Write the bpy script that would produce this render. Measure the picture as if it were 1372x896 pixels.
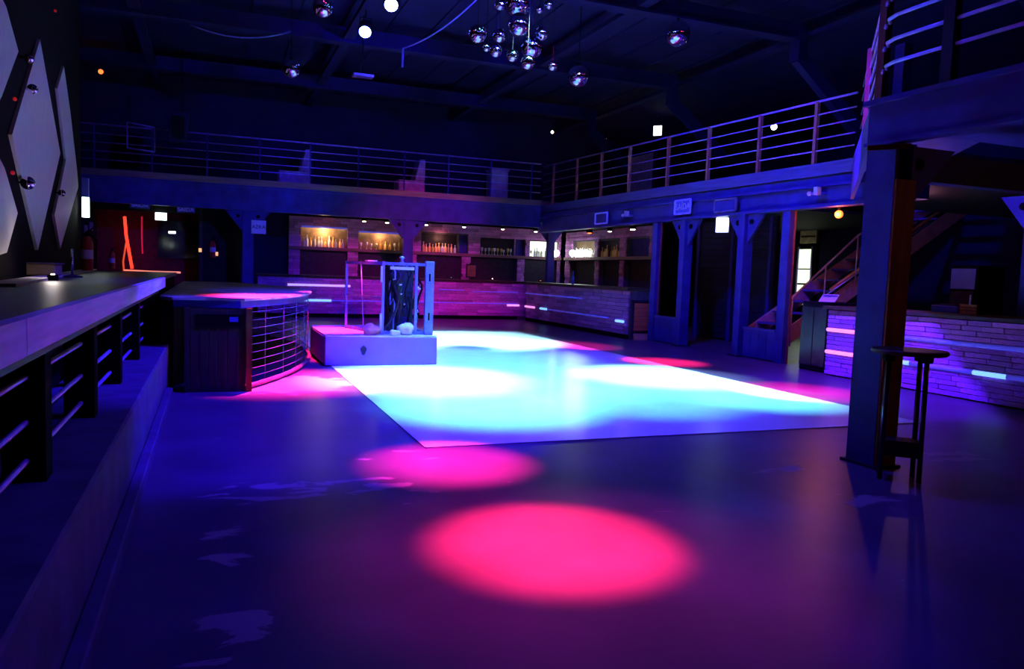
import bpy, bmesh, math, random
from mathutils import Vector, Matrix
random.seed(7)
for o in list(bpy.data.objects): bpy.data.objects.remove(o)
scene = bpy.context.scene
C = scene.collection

# ---------------------------------------------------------------- camera
FOC, PX, PY, EYE = 1025.0, 676.5, 448.0, 1.6           # photo taken as 1372 x 896
yaw, pitch, roll = math.radians(21.0), math.radians(4.56), math.radians(-1.99)
fw = Vector((math.sin(yaw)*math.cos(pitch), math.cos(yaw)*math.cos(pitch), -math.sin(pitch)))
rt = Vector((math.cos(yaw), -math.sin(yaw), 0)); dn = fw.cross(rt)
r2 = rt*math.cos(roll) + dn*math.sin(roll); d2 = -rt*math.sin(roll) + dn*math.cos(roll)
cam_d = bpy.data.cameras.new('camera'); cam = bpy.data.objects.new('camera', cam_d); C.objects.link(cam)
cam_d.sensor_fit = 'HORIZONTAL'; cam_d.sensor_width = 36; cam_d.lens = FOC*36/1372
cam_d.shift_x = (686-PX)/1372; cam_d.clip_start = .05; cam_d.clip_end = 200
m = Matrix.Identity(4)
for i, v in enumerate((r2, -d2, -fw)):
    for k in range(3): m[k][i] = v[k]
m.translation = (0, 0, EYE); cam.matrix_world = m
scene.camera = cam
CO = Vector((0, 0, EYE))
def ray(u, v): return r2*((u-PX)/FOC) + d2*((v-PY)/FOC) + fw
def atz(u, v, z): d = ray(u, v); return CO + d*((z-EYE)/d.z)
def aty(u, v, y): d = ray(u, v); return CO + d*(y/d.y)
def atx(u, v, x): d = ray(u, v); return CO + d*(x/d.x)
def atplane(u, v, p, n): d = ray(u, v); n = Vector(n); return CO + d*((Vector(p)-CO).dot(n)/d.dot(n))

# ---------------------------------------------------------------- world, exposure
w = bpy.data.worlds.new('night'); scene.world = w; w.use_nodes = True
w.node_tree.nodes['Background'].inputs[0].default_value = (.02, .012, .10, 1)
w.node_tree.nodes['Background'].inputs[1].default_value = .02
vs = scene.view_settings
vs.view_transform = 'Standard'; vs.look = 'None'; vs.gamma = 1; vs.exposure = 0; vs.use_curve_mapping = False

# ---------------------------------------------------------------- stage lighting (lamps hang in the par cans and wash lights built below)
BLUE, RED, CYAN, PINK = (.03, .008, 1), (1, .03, .10), (.125, .90, 1), (1, .025, .26)
SPOTS = []      # (position, aim, colour, power, cone degrees, blend, fixture)
def spot(pos, aim, col, power, pool, blend=.5, size=.08):
    pos, aim = Vector(pos), Vector(aim)
    d = bpy.data.lights.new('stage_spot', 'SPOT'); d.color = col; d.energy = power
    d.spot_size = 2*math.atan(pool/(pos-aim).length); d.spot_blend = blend; d.shadow_soft_size = size
    o = bpy.data.objects.new('stage_spot', d); C.objects.link(o); o.location = pos
    o.rotation_euler = (aim-pos).to_track_quat('-Z', 'Y').to_euler()
    SPOTS.append((pos, aim, col)); return o
def bulb(pos, col, power, size=.05, name='lamp_light'):
    d = bpy.data.lights.new(name, 'POINT'); d.color = col; d.energy = power; d.shadow_soft_size = size
    o = bpy.data.objects.new(name, d); C.objects.link(o); o.location = pos; return o
TR = 6.35
def stage(pos, aim, col, power, pool, blend, label, size=.08):
    spot(pos, aim, col, power, pool, blend, size); SPOTS[-1] += (label,)
# red and pink pools
stage((2.5, 5.3, TR), (1.92, 4.06, 0), RED, 34000, .88, .85, 'red stage lamp throwing the round pool on bare concrete')
stage((2.1, 5.3, TR), (1.95, 3.9, 0), PINK, 1400, 1.75, 1, 'added red stage lamp widening the round pool with a faint halo')  # added second lamp, only for the soft halo of the pool
stage((2.4, 7.0, TR), (1.85, 6.05, 0), PINK, 26000, .84, 1, 'red stage lamp aimed at the near corner of the white floor')
stage((1.7, 11.9, TR), (1.0, 10.9, 0), PINK, 30000, 1.6, .8, 'red stage lamp aimed at the flaked floor by the round platform')
stage((2.15, 11.7, TR), (2.0, 13.6, .5), RED, 16000, .8, .6, 'red stage lamp aimed at the plinth top')
stage((8.9, 10.6, TR), (8.2, 12.6, 0), RED, 26000, .9, 1, 'red stage lamp aimed at the far edge of the white floor')
stage((8.2, 9.6, TR), (8.15, 9.0, 0), PINK, 16000, 1.2, 1, 'red stage lamp aimed at the side edge of the white floor')
stage((8.2, 10.8, TR), (7.9, 15.8, 0), PINK, 14000, 1.1, 1, 'red stage lamp aimed past the mirror balls')
stage((6.2, 11.6, TR), (6.6, 25, 1.2), (.75, .02, .6), 7000, 4.2, 1, 'added red stage lamp in place of floor bounce on the stone bar')  # added lamp stands in for red light bounced off the floor
# cyan pools on the white floor
for n, (px, py, ax, ay, pw, pool) in enumerate([(3.1, 11.6, 2.9, 10.9, 22000, 2.0), (3.2, 9.6, 3.1, 8.6, 13000, 1.7), (6.7, 11.2, 6.9, 10.7, 24000, 1.8), (6.9, 9.2, 7.1, 8.6, 9000, 1.5), (5.0, 11.8, 5.6, 17.0, 52000, 2.7), (4.7, 10.4, 4.6, 10.4, 8000, 2.3), (5.4, 9.0, 5.2, 8.7, 5000, 1.7), (4.3, 11.8, 4.6, 13.4, 6000, 2.6)]):
    stage((px, py, TR), (ax, ay, 0), (.36, .95, 1) if n in (0, 2, 4) else CYAN, pw*.58, pool, 1, 'cyan stage lamp aimed at the '+['plinth end', 'near corner', 'middle', 'side edge', 'far end', 'centre', 'near middle', 'far middle'][n]+' of the white floor')
# blue washes
for n, (x, y, ax, ay, pw) in enumerate(((4.0, 7.9, 4.2, 8.6, 5200), (5.8, 8.4, 6.2, 10.4, 5200), (5.8, 11.6, 5.0, 14.6, 8500))):
    stage((x, y, TR), (ax, ay, 0), (.05, .03, 1), pw*.6, 4.0, 1, 'pale blue wash lamp over the '+['near', 'middle', 'far'][n]+' part of the white floor', .15)
stage((4.6, 8.6, TR), (1.2, 8.6, 0), BLUE, 6500, 3.3, .35, 'blue wash lamp aimed at the stage edge', .15)
stage((4.6, 4.6, TR), (1.2, 4.2, 0), BLUE, 800, 3.3, .35, 'blue wash lamp aimed at the stage front rail', .15)
stage((2.6, 7.4, TR), (2.4, 12.6, .3), BLUE, 12000, 3.0, 1, 'blue wash lamp aimed at the plinth front', .15)
stage((5.6, 11.0, TR), (10.6, 14, 3), BLUE, 3000, 6.5, .9, 'blue wash lamp aimed at the side balcony', .15)
stage((5.0, 11.5, TR), (4.2, 24.5, 3.9), BLUE, 6500, 9.0, .9, 'blue wash lamp aimed at the back balcony', .15)
stage((4.4, 6.9, TR), (5.4, 5.4, 1.8), BLUE, 420, 3.0, 1, 'blue wash lamp aimed at the big column', .15)
stage((5.6, 8.6, TR), (10.2, 8.6, .7), (.12, .015, 1), 9000, 3.6, 1, 'violet wash lamp aimed at the side bar', .15)
stage((4.6, 6.0, TR), (3.2, 5.6, 0), BLUE, 450, 4.5, 1, 'blue wash lamp aimed at the bare concrete', .15)

# ---------------------------------------------------------------- materials
def mat(name, col, rough=.6, metal=0, var=.25, scale=6, bump=0, emit=None, estr=0, rnd=0, coat=0, trans=0, spec=None):
    m = bpy.data.materials.new(name); m.use_nodes = True
    nt = m.node_tree; b = nt.nodes['Principled BSDF']
    b.inputs['Roughness'].default_value = rough; b.inputs['Metallic'].default_value = metal
    b.inputs['Specular IOR Level'].default_value = spec if spec is not None else (.12 if max(col) < .25 and rough > .3 and not metal else .4); b.inputs['Coat Weight'].default_value = coat; b.inputs['Transmission Weight'].default_value = trans
    tc = nt.nodes.new('ShaderNodeTexCoord'); n = nt.nodes.new('ShaderNodeTexNoise')
    n.inputs['Scale'].default_value = scale; n.inputs['Detail'].default_value = 5
    nt.links.new(tc.outputs['Object'], n.inputs['Vector'])
    r = nt.nodes.new('ShaderNodeMapRange'); r.inputs[1].default_value = .3; r.inputs[2].default_value = .7
    r.inputs[3].default_value = 1-var; r.inputs[4].default_value = 1+var
    nt.links.new(n.outputs['Fac'], r.inputs[0])
    mx = nt.nodes.new('ShaderNodeVectorMath'); mx.operation = 'SCALE'; mx.inputs[0].default_value = col
    last = r.outputs[0]
    if rnd:
        oi = nt.nodes.new('ShaderNodeObjectInfo'); r2_ = nt.nodes.new('ShaderNodeMapRange')
        r2_.inputs[3].default_value = 1-rnd; r2_.inputs[4].default_value = 1+rnd
        nt.links.new(oi.outputs['Random'], r2_.inputs[0])
        mu = nt.nodes.new('ShaderNodeMath'); mu.operation = 'MULTIPLY'
        nt.links.new(last, mu.inputs[0]); nt.links.new(r2_.outputs[0], mu.inputs[1]); last = mu.outputs[0]
    nt.links.new(last, mx.inputs['Scale']); nt.links.new(mx.outputs[0], b.inputs['Base Color'])
    if bump:
        bp = nt.nodes.new('ShaderNodeBump'); bp.inputs['Strength'].default_value = bump; bp.inputs['Distance'].default_value = .02
        nt.links.new(n.outputs['Fac'], bp.inputs['Height']); nt.links.new(bp.outputs[0], b.inputs['Normal'])
    if emit:
        b.inputs['Emission Color'].default_value = (*emit, 1); b.inputs['Emission Strength'].default_value = estr
    return m
def wood(name, col, rough=.5, axis=1):
    m = mat(name, col, rough); nt = m.node_tree
    n = [x for x in nt.nodes if x.type == 'TEX_NOISE'][0]; tc = [x for x in nt.nodes if x.type == 'TEX_COORD'][0]
    mp = nt.nodes.new('ShaderNodeMapping'); s = [14, 14, 14]; s[axis] = .8; mp.inputs['Scale'].default_value = s
    nt.links.new(tc.outputs['Object'], mp.inputs['Vector']); nt.links.new(mp.outputs[0], n.inputs['Vector'])
    n.inputs['Scale'].default_value = 1.5
    return m
M = {
 'ceiling': mat('ceiling_paint', (.008, .0035, .05), .85, scale=2, bump=.1),
 'wall': mat('wall_paint', (.009, .004, .04), .8, scale=2, bump=.15),
 'wall_black': mat('wall_black', (.012, .010, .014), .7),
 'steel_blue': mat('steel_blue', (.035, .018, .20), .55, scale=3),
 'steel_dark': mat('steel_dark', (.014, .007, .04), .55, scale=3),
 'rail': mat('rail_steel', (.52, .34, .85), .38, .5),
 'wire': mat('wire', (.08, .05, .15), .5),
 'post': mat('rail_post', (.40, .12, .10), .5, .2),
 'deckwood': wood('deck_wood', (.22, .10, .12), .55, 0),
 'deckwood_y': wood('deck_wood_y', (.07, .04, .2), .55, 1),
 'stagewood': wood('stage_edge', (.80, .62, .86), .6, 1),
 'stagetop': mat('stage_top', (.022, .018, .022), .42, scale=3, bump=.12),
 'darkwood': wood('dark_wood', (.045, .028, .03), .55, 2),
 'post_wood': wood('post_wood', (.03, .018, .022), .6, 2),
 'wood_orange_light': wood('wood_and_orange_light', (.20, .075, .02), .6, 2),  # also carries the faint orange light on the big column's side
 'concrete': mat('concrete', (.10, .065, .15), .75, scale=5, bump=.3),
 'platform': mat('platform_top', (.36, .32, .30), .55, scale=2.5, var=.6, bump=.1),
 'white': mat('white_panel', (.62, .58, .56), .6, var=.06),
 'black': mat('black', (.005, .004, .007), .85, spec=.02),
 'blackgloss': mat('black_gloss', (.02, .018, .025), .22),
 'brick': mat('brick', (.44, .13, .42), .75, scale=9, var=.35, bump=.4, rnd=.35),  # purple of the bounced light is put into this brick colour
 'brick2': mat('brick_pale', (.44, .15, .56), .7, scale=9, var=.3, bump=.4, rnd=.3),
 'mortar': mat('mortar', (.08, .06, .08), .9),
 'counter': mat('counter', (.045, .025, .022), .35, scale=5),
 'mirror': mat('mirror_ball', (.86, .86, .92), .06, 1, var=.02),
 'chrome': mat('chrome', (.75, .75, .8), .15, 1, var=.05),
 'alu': mat('aluminium', (.28, .24, .56), .35, .6),
 'plinth': mat('plinth_paint', (.20, .085, .52), .55, scale=4, var=.12),
 'plinthtop': mat('plinth_top', (.55, .45, .50), .5),
 'red': mat('red_paint', (.45, .012, .015), .35),
 'fabric': mat('fabric', (.42, .22, .42), .9),
 'glassdark': mat('dark_glass', (.02, .015, .03), .08),
 'bottle': mat('bottle_glass', (.85, .50, .16), .12, rnd=.5, var=.1),
 'bottle_clear': mat('bottle_clear', (.75, .72, .68), .08, rnd=.3, var=.1),
 'niche': mat('niche', (.20, .12, .07), .6),
 'niche_dark': mat('niche_dark', (.03, .018, .035), .5),
 'signblue': mat('sign_blue', (.07, .08, .55), .4, var=.05),
 'signwhite': mat('sign_white', (.70, .66, .82), .4, var=.03),
 'pinkstringer': mat('stringer', (.42, .18, .34), .5),
 'cream': mat('cream_card', (.6, .48, .3), .6),
 'cloth': mat('cloth', (.75, .65, .85), .8, scale=14, bump=.5),
 'clothred': mat('cloth_red', (.6, .2, .2), .7, scale=14, bump=.5),
 'em_white': mat('lamp_white', (.9, .9, .9), .4, emit=(1, .98, .92), estr=9),
 'em_exit': mat('lamp_exit', (.9, .9, .9), .4, emit=(.80, 1, .86), estr=5),
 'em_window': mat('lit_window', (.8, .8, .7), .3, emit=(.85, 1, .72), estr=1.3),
 'em_blue': mat('lamp_blue', (.3, .3, .9), .3, emit=(.12, .16, 1), estr=26),
 'em_cyan': mat('led_cyan', (.5, .8, .9), .3, emit=(.18, .45, 1), estr=1.5),
 'em_pink': mat('led_pink', (.9, .5, .7), .3, emit=(.85, .28, .75), estr=1.2),
 'em_lav': mat('led_lavender', (.7, .6, .9), .3, emit=(.55, .38, 1), estr=1.0),
 'led_off': mat('led_channel', (.30, .30, .8), .3, emit=(.08, .07, 1), estr=.30),
 'em_orange': mat('lamp_orange', (.9, .4, .1), .4, emit=(1, .20, .03), estr=1.9),
 'em_warm': mat('lamp_warm', (.9, .8, .6), .4, emit=(1, .75, .5), estr=14),
 'em_neon': mat('neon_red', (.9, .1, .05), .4, emit=(1, .035, .015), estr=2.2),
 'em_bay': mat('bar_light', (.9, .95, 1), .4, emit=(.86, 1, .95), estr=14),
 'em_green': mat('lamp_green', (.3, .9, .4), .4, emit=(.3, 1, .5), estr=1.5),
 'em_redlamp': mat('lens_red', (.9, .1, .2), .3, emit=(1, .02, .15), estr=16),
 'em_cyanlamp': mat('lens_cyan', (.3, .9, .9), .3, emit=(.2, .9, 1), estr=16),
}
def floor_material():
    m = mat('floor_concrete', (.095, .05, .125), .34, scale=1.3, var=.25); nt = m.node_tree; b = nt.nodes['Principled BSDF']; L = nt.links
    tc = [x for x in nt.nodes if x.type == 'TEX_COORD'][0]; base = b.inputs['Base Color'].links[0].from_socket
    sep = nt.nodes.new('ShaderNodeSeparateXYZ'); L.new(tc.outputs['Object'], sep.inputs[0])
    def math_(op, a, c):
        n = nt.nodes.new('ShaderNodeMath'); n.operation = op
        for i, x in enumerate((a, c)):
            if isinstance(x, (int, float)): n.inputs[i].default_value = x
            else: L.new(x, n.inputs[i])
        return n.outputs[0]
    mp = nt.nodes.new('ShaderNodeMapping'); mp.inputs['Scale'].default_value = (1, 2.2, 1); mp.inputs['Rotation'].default_value = (0, 0, .2); L.new(tc.outputs['Object'], mp.inputs['Vector'])
    nz = nt.nodes.new('ShaderNodeTexNoise'); nz.inputs['Scale'].default_value = 2.6; nz.inputs['Detail'].default_value = 7; nz.inputs['Roughness'].default_value = .56; nz.inputs['Distortion'].default_value = .5
    L.new(mp.outputs[0], nz.inputs['Vector'])
    acc = None          # worn areas where the dark floor paint has flaked away
    for x, y, rx, ry, s in [(.95, 10.65, 1.3, 1.0, 1.15), (.45, 5.55, .75, .40, .62), (1.15, 5.55, .45, .3, .62), (.1, 4.55, .3, .5, .52), (.05, 3.4, .3, .4, .52), (4.6, 4.2, .4, .3, .5), (6.6, 5.2, .7, .3, .6), (1.4, 6.35, .5, .3, .55), (4.5, 5.2, .5, .3, .5)]:
        dx = math_('DIVIDE', math_('SUBTRACT', sep.outputs[0], x), rx); dy = math_('DIVIDE', math_('SUBTRACT', sep.outputs[1], y), ry)
        d = math_('ADD', math_('MULTIPLY', dx, dx), math_('MULTIPLY', dy, dy))
        g = math_('MULTIPLY', math_('SUBTRACT', 1.0, math_('MINIMUM', d, 1.0)), s*.40)
        acc = g if acc is None else math_('MAXIMUM', acc, g)
    t = nt.nodes.new('ShaderNodeMapRange'); t.inputs[1].default_value = .70; t.inputs[2].default_value = .72
    L.new(math_('ADD', acc, nz.outputs['Fac']), t.inputs[0])
    mx = nt.nodes.new('ShaderNodeMix'); mx.data_type = 'RGBA'; L.new(t.outputs[0], mx.inputs['Factor'])
    L.new(base, mx.inputs['A']); mx.inputs['B'].default_value = (.30, .22, .28, 1); L.new(mx.outputs['Result'], b.inputs['Base Color'])
    rr = nt.nodes.new('ShaderNodeMapRange'); b.inputs['Specular IOR Level'].default_value = .16; rr.inputs[3].default_value = .34; rr.inputs[4].default_value = .6
    L.new(t.outputs[0], rr.inputs[0]); L.new(rr.outputs[0], b.inputs['Roughness'])
    return m
M['floor'] = floor_material()
M['dance'] = mat('dance_vinyl', (.80, .78, .82), .22, scale=3, var=.05)

# ---------------------------------------------------------------- mesh helpers
class MB:
    def __init__(s): s.v = []; s.f = []
    def add(s, v, f):
        n = len(s.v); s.v += [Vector(p) for p in v]; s.f += [tuple(i+n for i in q) for q in f]; return s
    def box(s, a, b):
        x0, y0, z0 = a; x1, y1, z1 = b
        return s.add([(x0,y0,z0),(x1,y0,z0),(x1,y1,z0),(x0,y1,z0),(x0,y0,z1),(x1,y0,z1),(x1,y1,z1),(x0,y1,z1)], [(0,3,2,1),(4,5,6,7),(0,1,5,4),(1,2,6,5),(2,3,7,6),(3,0,4,7)])
    def prism(s, pts, ext):
        n = len(pts); ext = Vector(ext); p = [Vector(q) for q in pts]
        return s.add(p+[q+ext for q in p], [tuple(range(n))[::-1], tuple(range(n, 2*n))]+[(i, (i+1) % n, n+(i+1) % n, n+i) for i in range(n)])
    def bar(s, a, b, w, h, up=(0, 0, 1)):
        a, b = Vector(a), Vector(b); d = (b-a).normalized(); u = Vector(up)
        if abs(d.dot(u)) > .98: u = Vector((0, 1, 0))
        sd = d.cross(u).normalized()*w/2; u = sd.cross(d).normalized()*h/2
        return s.prism([a-sd-u, a+sd-u, a+sd+u, a-sd+u], b-a)
    def tube(s, path, r, n=8, caps=True):
        P = [Vector(p) for p in path]; rings = []; pu = None
        for i, p in enumerate(P):
            d = (P[min(i+1, len(P)-1)]-P[max(i-1, 0)]).normalized()
            u = pu if pu is not None else (Vector((0, 0, 1)) if abs(d.z) < .9 else Vector((1, 0, 0)))
            sd = d.cross(u).normalized(); u = sd.cross(d).normalized(); pu = u
            rr = r[i] if isinstance(r, (list, tuple)) else r
            rings.append([p+sd*math.cos(t)*rr+u*math.sin(t)*rr for t in [2*math.pi*k/n for k in range(n)]])
        v = [q for g in rings for q in g]; f = []
        for i in range(len(P)-1):
            for k in range(n): f.append((i*n+k, i*n+(k+1) % n, (i+1)*n+(k+1) % n, (i+1)*n+k))
        if caps: f += [tuple(range(n))[::-1], tuple(range((len(P)-1)*n, len(P)*n))]
        return s.add(v, f)
    def lathe(s, c, prof, n=16):
        c = Vector(c); v = []; f = []
        for r, z in prof: v += [c+Vector((r*math.cos(2*math.pi*k/n), r*math.sin(2*math.pi*k/n), z)) for k in range(n)]
        for i in range(len(prof)-1):
            for k in range(n): f.append((i*n+k, i*n+(k+1) % n, (i+1)*n+(k+1) % n, (i+1)*n+k))
        f += [tuple(range(n))[::-1], tuple(range((len(prof)-1)*n, len(prof)*n))]
        return s.add(v, f)
    def sphere(s, c, r, n=20, mlt=10):
        return s.lathe(c, [(max(r*math.sin(math.pi*i/mlt), r*.01), -r*math.cos(math.pi*i/mlt)) for i in range(mlt+1)], n)
    def build(s, name, m, parent=None, smooth=False, bevel=0):
        off = parent_loc(parent)
        me = bpy.data.meshes.new(name); me.from_pydata([p-off for p in s.v], [], s.f); me.update()
        bm = bmesh.new(); bm.from_mesh(me); bmesh.ops.recalc_face_normals(bm, faces=bm.faces)
        if bevel: bmesh.ops.bevel(bm, geom=[e for e in bm.edges if e.calc_face_angle(0) > .5], offset=bevel, segments=1, affect='EDGES', clamp_overlap=True)
        bm.to_mesh(me); bm.free()
        if smooth: me.polygons.foreach_set('use_smooth', [True]*len(me.polygons))
        me.materials.append(M[m] if isinstance(m, str) else m)
        o = bpy.data.objects.new(name, me); C.objects.link(o)
        if parent: o.parent = parent
        return o
def parent_loc(p):
    v = Vector((0, 0, 0))
    while p is not None: v += p.location; p = p.parent
    return v
def tag(o, label, cat, group=None):
    o['label'] = label; o['category'] = cat
    if group: o['group'] = group
    return o
def thing(name, label, cat, loc, group=None):
    o = bpy.data.objects.new(name, None); C.objects.link(o); o.location = loc; o.empty_display_size = .1
    return tag(o, label, cat, group)
def struct(o): o['kind'] = 'structure'; return o
def box(a, b): return MB().box(a, b)
def lettering(text, parent, pos, size, facing, m, name='lettering', flat=.004):
    cu = bpy.data.curves.new('t', 'FONT'); cu.body = text; cu.size = size; cu.align_x = 'CENTER'; cu.align_y = 'CENTER'; cu.extrude = flat
    t = bpy.data.objects.new('t', cu); C.objects.link(t)
    bpy.context.view_layer.update()
    me = bpy.data.meshes.new_from_object(t.evaluated_get(bpy.context.evaluated_depsgraph_get()))
    bpy.data.objects.remove(t)
    n = Vector(facing).normalized(); x = Vector((0, 0, 1)).cross(n).normalized(); z = Vector((0, 0, 1))
    mm = Matrix.Identity(4)
    for i, q in enumerate((x, z, n)):
        for k in range(3): mm[k][i] = q[k]
    me.transform(mm); me.materials.clear(); me.materials.append(M[m])
    o = bpy.data.objects.new(name, me); C.objects.link(o); o.parent = parent; o.location = Vector(pos)-parent_loc(parent); return o
def brick_mesh(name, m):
    bm = bmesh.new(); bmesh.ops.create_cube(bm, size=1)
    bmesh.ops.bevel(bm, geom=bm.edges[:], offset=.06, segments=1, affect='EDGES')
    me = bpy.data.meshes.new(name); bm.to_mesh(me); bm.free(); me.materials.append(M[m]); return me
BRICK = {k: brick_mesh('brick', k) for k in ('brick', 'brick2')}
def bricks(parent, o, u, n, length, height, bl, bh, m='brick', holes=(), proud=.02, jit=.02, start=0):
    """stone courses on a vertical face: o lower corner, u along, n outward; holes are (u0, u1, v0, v1)"""
    o, u, n = Vector(o), Vector(u).normalized(), Vector(n).normalized(); off = parent_loc(parent)
    ang = math.atan2(u.y, u.x); rows = int(round(height/bh)); bh = height/rows; cnt = 0
    for r in range(rows):
        a = -bl*random.uniform(.1, .9); v0, v1 = r*bh+.004, (r+1)*bh-.004
        while a < length:
            l = bl*random.uniform(.75, 1.3); segs = [(max(a, 0)+.004, min(a+l, length)-.004)]; a += l
            for h0, h1, k0, k1 in holes:
                if k1 <= v0+.01 or k0 >= v1-.01: continue
                ns = []
                for s0, s1 in segs:
                    if h1 <= s0 or h0 >= s1: ns.append((s0, s1)); continue
                    if h0 > s0: ns.append((s0, h0))
                    if h1 < s1: ns.append((h1, s1))
                segs = ns
            for s0, s1 in segs:
                if s1-s0 < .05: continue
                t = .03+random.uniform(0, jit)
                b = bpy.data.objects.new('brick', BRICK[m]); C.objects.link(b); b.parent = parent
                b.location = o+u*(s0+s1)/2+Vector((0, 0, (v0+v1)/2))+n*(proud+t/2-.03)-off
                b.rotation_euler = (0, 0, ang); b.scale = (s1-s0, t+.02, v1-v0); cnt += 1
    return cnt

# ================================================================ SETTING
fl = struct(box((-7, -1, -.2), (20, 30, 0)).build('floor', 'floor'))
struct(box((-7, 27.25, 0), (20, 27.5, 8)).build('wall_back', 'wall'))
struct(box((-7.2, -1, 0), (-7, 27.5, 8)).build('wall_left', 'wall_black'))
wr = struct(box((17.5, -1, 0), (17.7, 27.5, 8)).build('wall_right', 'wall'))
ce = struct(box((-7.2, -1, 7.55), (12.6, 27.5, 7.7)).build('ceiling', 'ceiling'))
MB().prism([(12.6, -1, 7.55), (12.6, -1, 7.7), (17.7, -1, 6.2), (17.7, -1, 6.05)], (0, 28.5, 0)).build('ceiling_slope', 'ceiling', ce)
for i in range(19):                                   # sheet ribs of the roof
    x = -6.5+i*1.05
    box((x, -.5, 7.515), (x+.06, 27.2, 7.55)).build('roof_rib', 'ceiling', ce)
for y in (4, 9, 14, 19, 24):                          # portal frames
    f = box((-7, y-.11, 6.98), (12.2, y+.11, 7.30)).build('roof_beam', 'ceiling', ce)
    box((-7, y-.16, 6.93), (12.2, y+.16, 6.98)).build('flange', 'ceiling', f)
    MB().bar((12.1, y, 7.2), (12.1, y, 6.5), .22, .3).build('knee', 'ceiling', f)
    MB().bar((12.1, y, 6.6), (13.9, y, 5.2), .2, .3).build('knee_brace', 'ceiling', f)
for x in (-1.6, 3.0, 8.05, 12.35):
    box((x-.12, -.5, 7.02), (x+.12, 27.2, 7.12)).build('purlin', 'ceiling', ce)

# white dance floor
df = tag(box((1.80, 6.60, 0), (7.86, 19.6, .012)).build('dance_floor', 'dance'), 'white vinyl dance floor lit by cyan and pink pools of light', 'dance floor')

# ================================================================ STAGE ON THE LEFT
st = thing('stage', 'long dark stage with a pale plank edge and railed front', 'stage', (-1.6, 6, 0))
box((-3.6, .5, 1.34), (-.60, 10.45, 1.40)).build('stage_top', 'stagetop', st)
box((-3.5, .6, .60), (-1.15, 10.35, 1.34)).build('stage_core', 'black', st)
box((-3.6, 10.455, 1.34), (-.66, 16.4, 1.395)).build('rear_top', 'stagetop', st); box((-3.5, 10.65, .02), (-.70, 16.3, 1.34)).build('rear_core', 'black', st)
yy = .5
for k, l in enumerate((2.3, 2.9, 2.4, 2.35)):
    box((-.60, yy+.004, 1.285), (-.55, yy+l-.004, 1.405)).build('edge_plank', 'stagewood', st); yy += l
box((-.80, .5, 1.22), (-.62, 10.4, 1.285)).build('edge_beam', 'post_wood', st)
for y0, y1 in ((1.0, 1.15), (2.45, 2.60), (4.02, 4.17), (5.60, 5.75), (7.12, 7.27), (8.84, 8.99)):
    box((-.90, y0, .56), (-.72, y1, 1.22)).build('post', 'black', st)
for z in (.66, .84, 1.05):
    MB().tube([(-.80, .6, z), (-.80, 10.3, z)], .014).build('guard_rail', 'rail', st, True)
lw = thing('low_wall', 'low concrete ledge running along the foot of the stage', 'ledge', (-.8, 6, 0))
box((-3.5, .5, 0), (-.52, 10.62, .56)).build('ledge', 'concrete', lw, bevel=.015)
box((-.52, .5, 0), (-.44, 9.9, .10)).build('kerb', 'concrete', lw, bevel=.01)

# backdrop of white diamonds behind the stage
bd0, bd1 = Vector((-1.50, 5.8, 1.4)), Vector((-2.24, 15.9, 1.4)); bdir = (bd1-bd0).normalized(); bn = Vector((bdir.y, -bdir.x, 0))
if bn.x < 0: bn = -bn
bk = thing('backdrop', 'black backdrop with tall white diamond panels at the back of the stage', 'backdrop', (-1.9, 9, 1.4))
MB().prism([bd0-bdir*2.5, bd1, bd1+Vector((0, 0, 5.2)), bd0-bdir*2.5+Vector((0, 0, 5.2))], -bn*.08).build('backing_board', 'black', bk)
def bp_(u, v): return atplane(u, v, bd0, bn)+bn*.003
for poly in ([(49, 52), (77, 205), (46, 335), (10, 180)], [(-34, -60), (2, 8), (19, 68), (-4, 128), (-34, 190)], [(-34, 160), (0, 225), (18, 285), (3, 338), (-34, 350)],
             [(82, 88), (91, 150), (100, 226), (102, 250), (77, 333), (69, 288), (85, 213), (73, 118)]):
    MB().prism([bp_(*q) for q in poly], bn*.03).build('diamond_panel', 'white', bk)
def hung_ball(c, r, label, group=None, top=None, cord=True, name='mirror_ball', cat='mirror ball'):
    t = thing(name, label, cat, c, group)
    MB().sphere(c, r, 28, 16).build('ball', 'mirror', t, True)
    MB().lathe(Vector(c)+Vector((0, 0, r-.01)), [(.03, 0), (.03, .05), (.012, .06)], 8).build('cap', 'black', t)
    if cord: MB().tube([Vector(c)+Vector((0, 0, r+.04)), Vector((c[0], c[1], top if top else 7.54))], .008, 6).build('cord', 'black', t)
    return t
for (u, v, r, z) in ((23, 244, .062, 'on the black strip beside the big diamond panel, lower'), (25, 76, .045, 'on the black strip beside the big diamond panel, upper'), (73, 258, .045, 'on the strip between the tall diamond panels'), (30, 118, .05, 'on the black strip where the lattice crosses the panel edge')):
    t = thing('mirror_ball', 'small mirror ball '+z, 'mirror ball', bp_(u, v)+bn*.08, 'mirror balls on the stage backdrop')
    MB().sphere(bp_(u, v)+bn*.08, r, 20, 12).build('ball', 'mirror', t, True)
    MB().tube([bp_(u, v)+bn*.002, bp_(u, v)+bn*.08], .01).build('bracket', 'black', t)
for u, v, lab in ((14, 132, 'small red lamp on the backdrop between the mirror balls'), (11, 231, 'small red lamp low on the backdrop strip'), (70, 14, 'small red lamp above the big white diamond')):
    tag(MB().sphere(bp_(u, v)+bn*.03, .018, 12, 8).build('red_lamp', mat('red_bulb', (.6, .02, .02), .3, emit=(1, .02, .02), estr=.2), None, True), lab, 'lamp')
def stg(u, v): return atz(u, v, 1.401)
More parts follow.
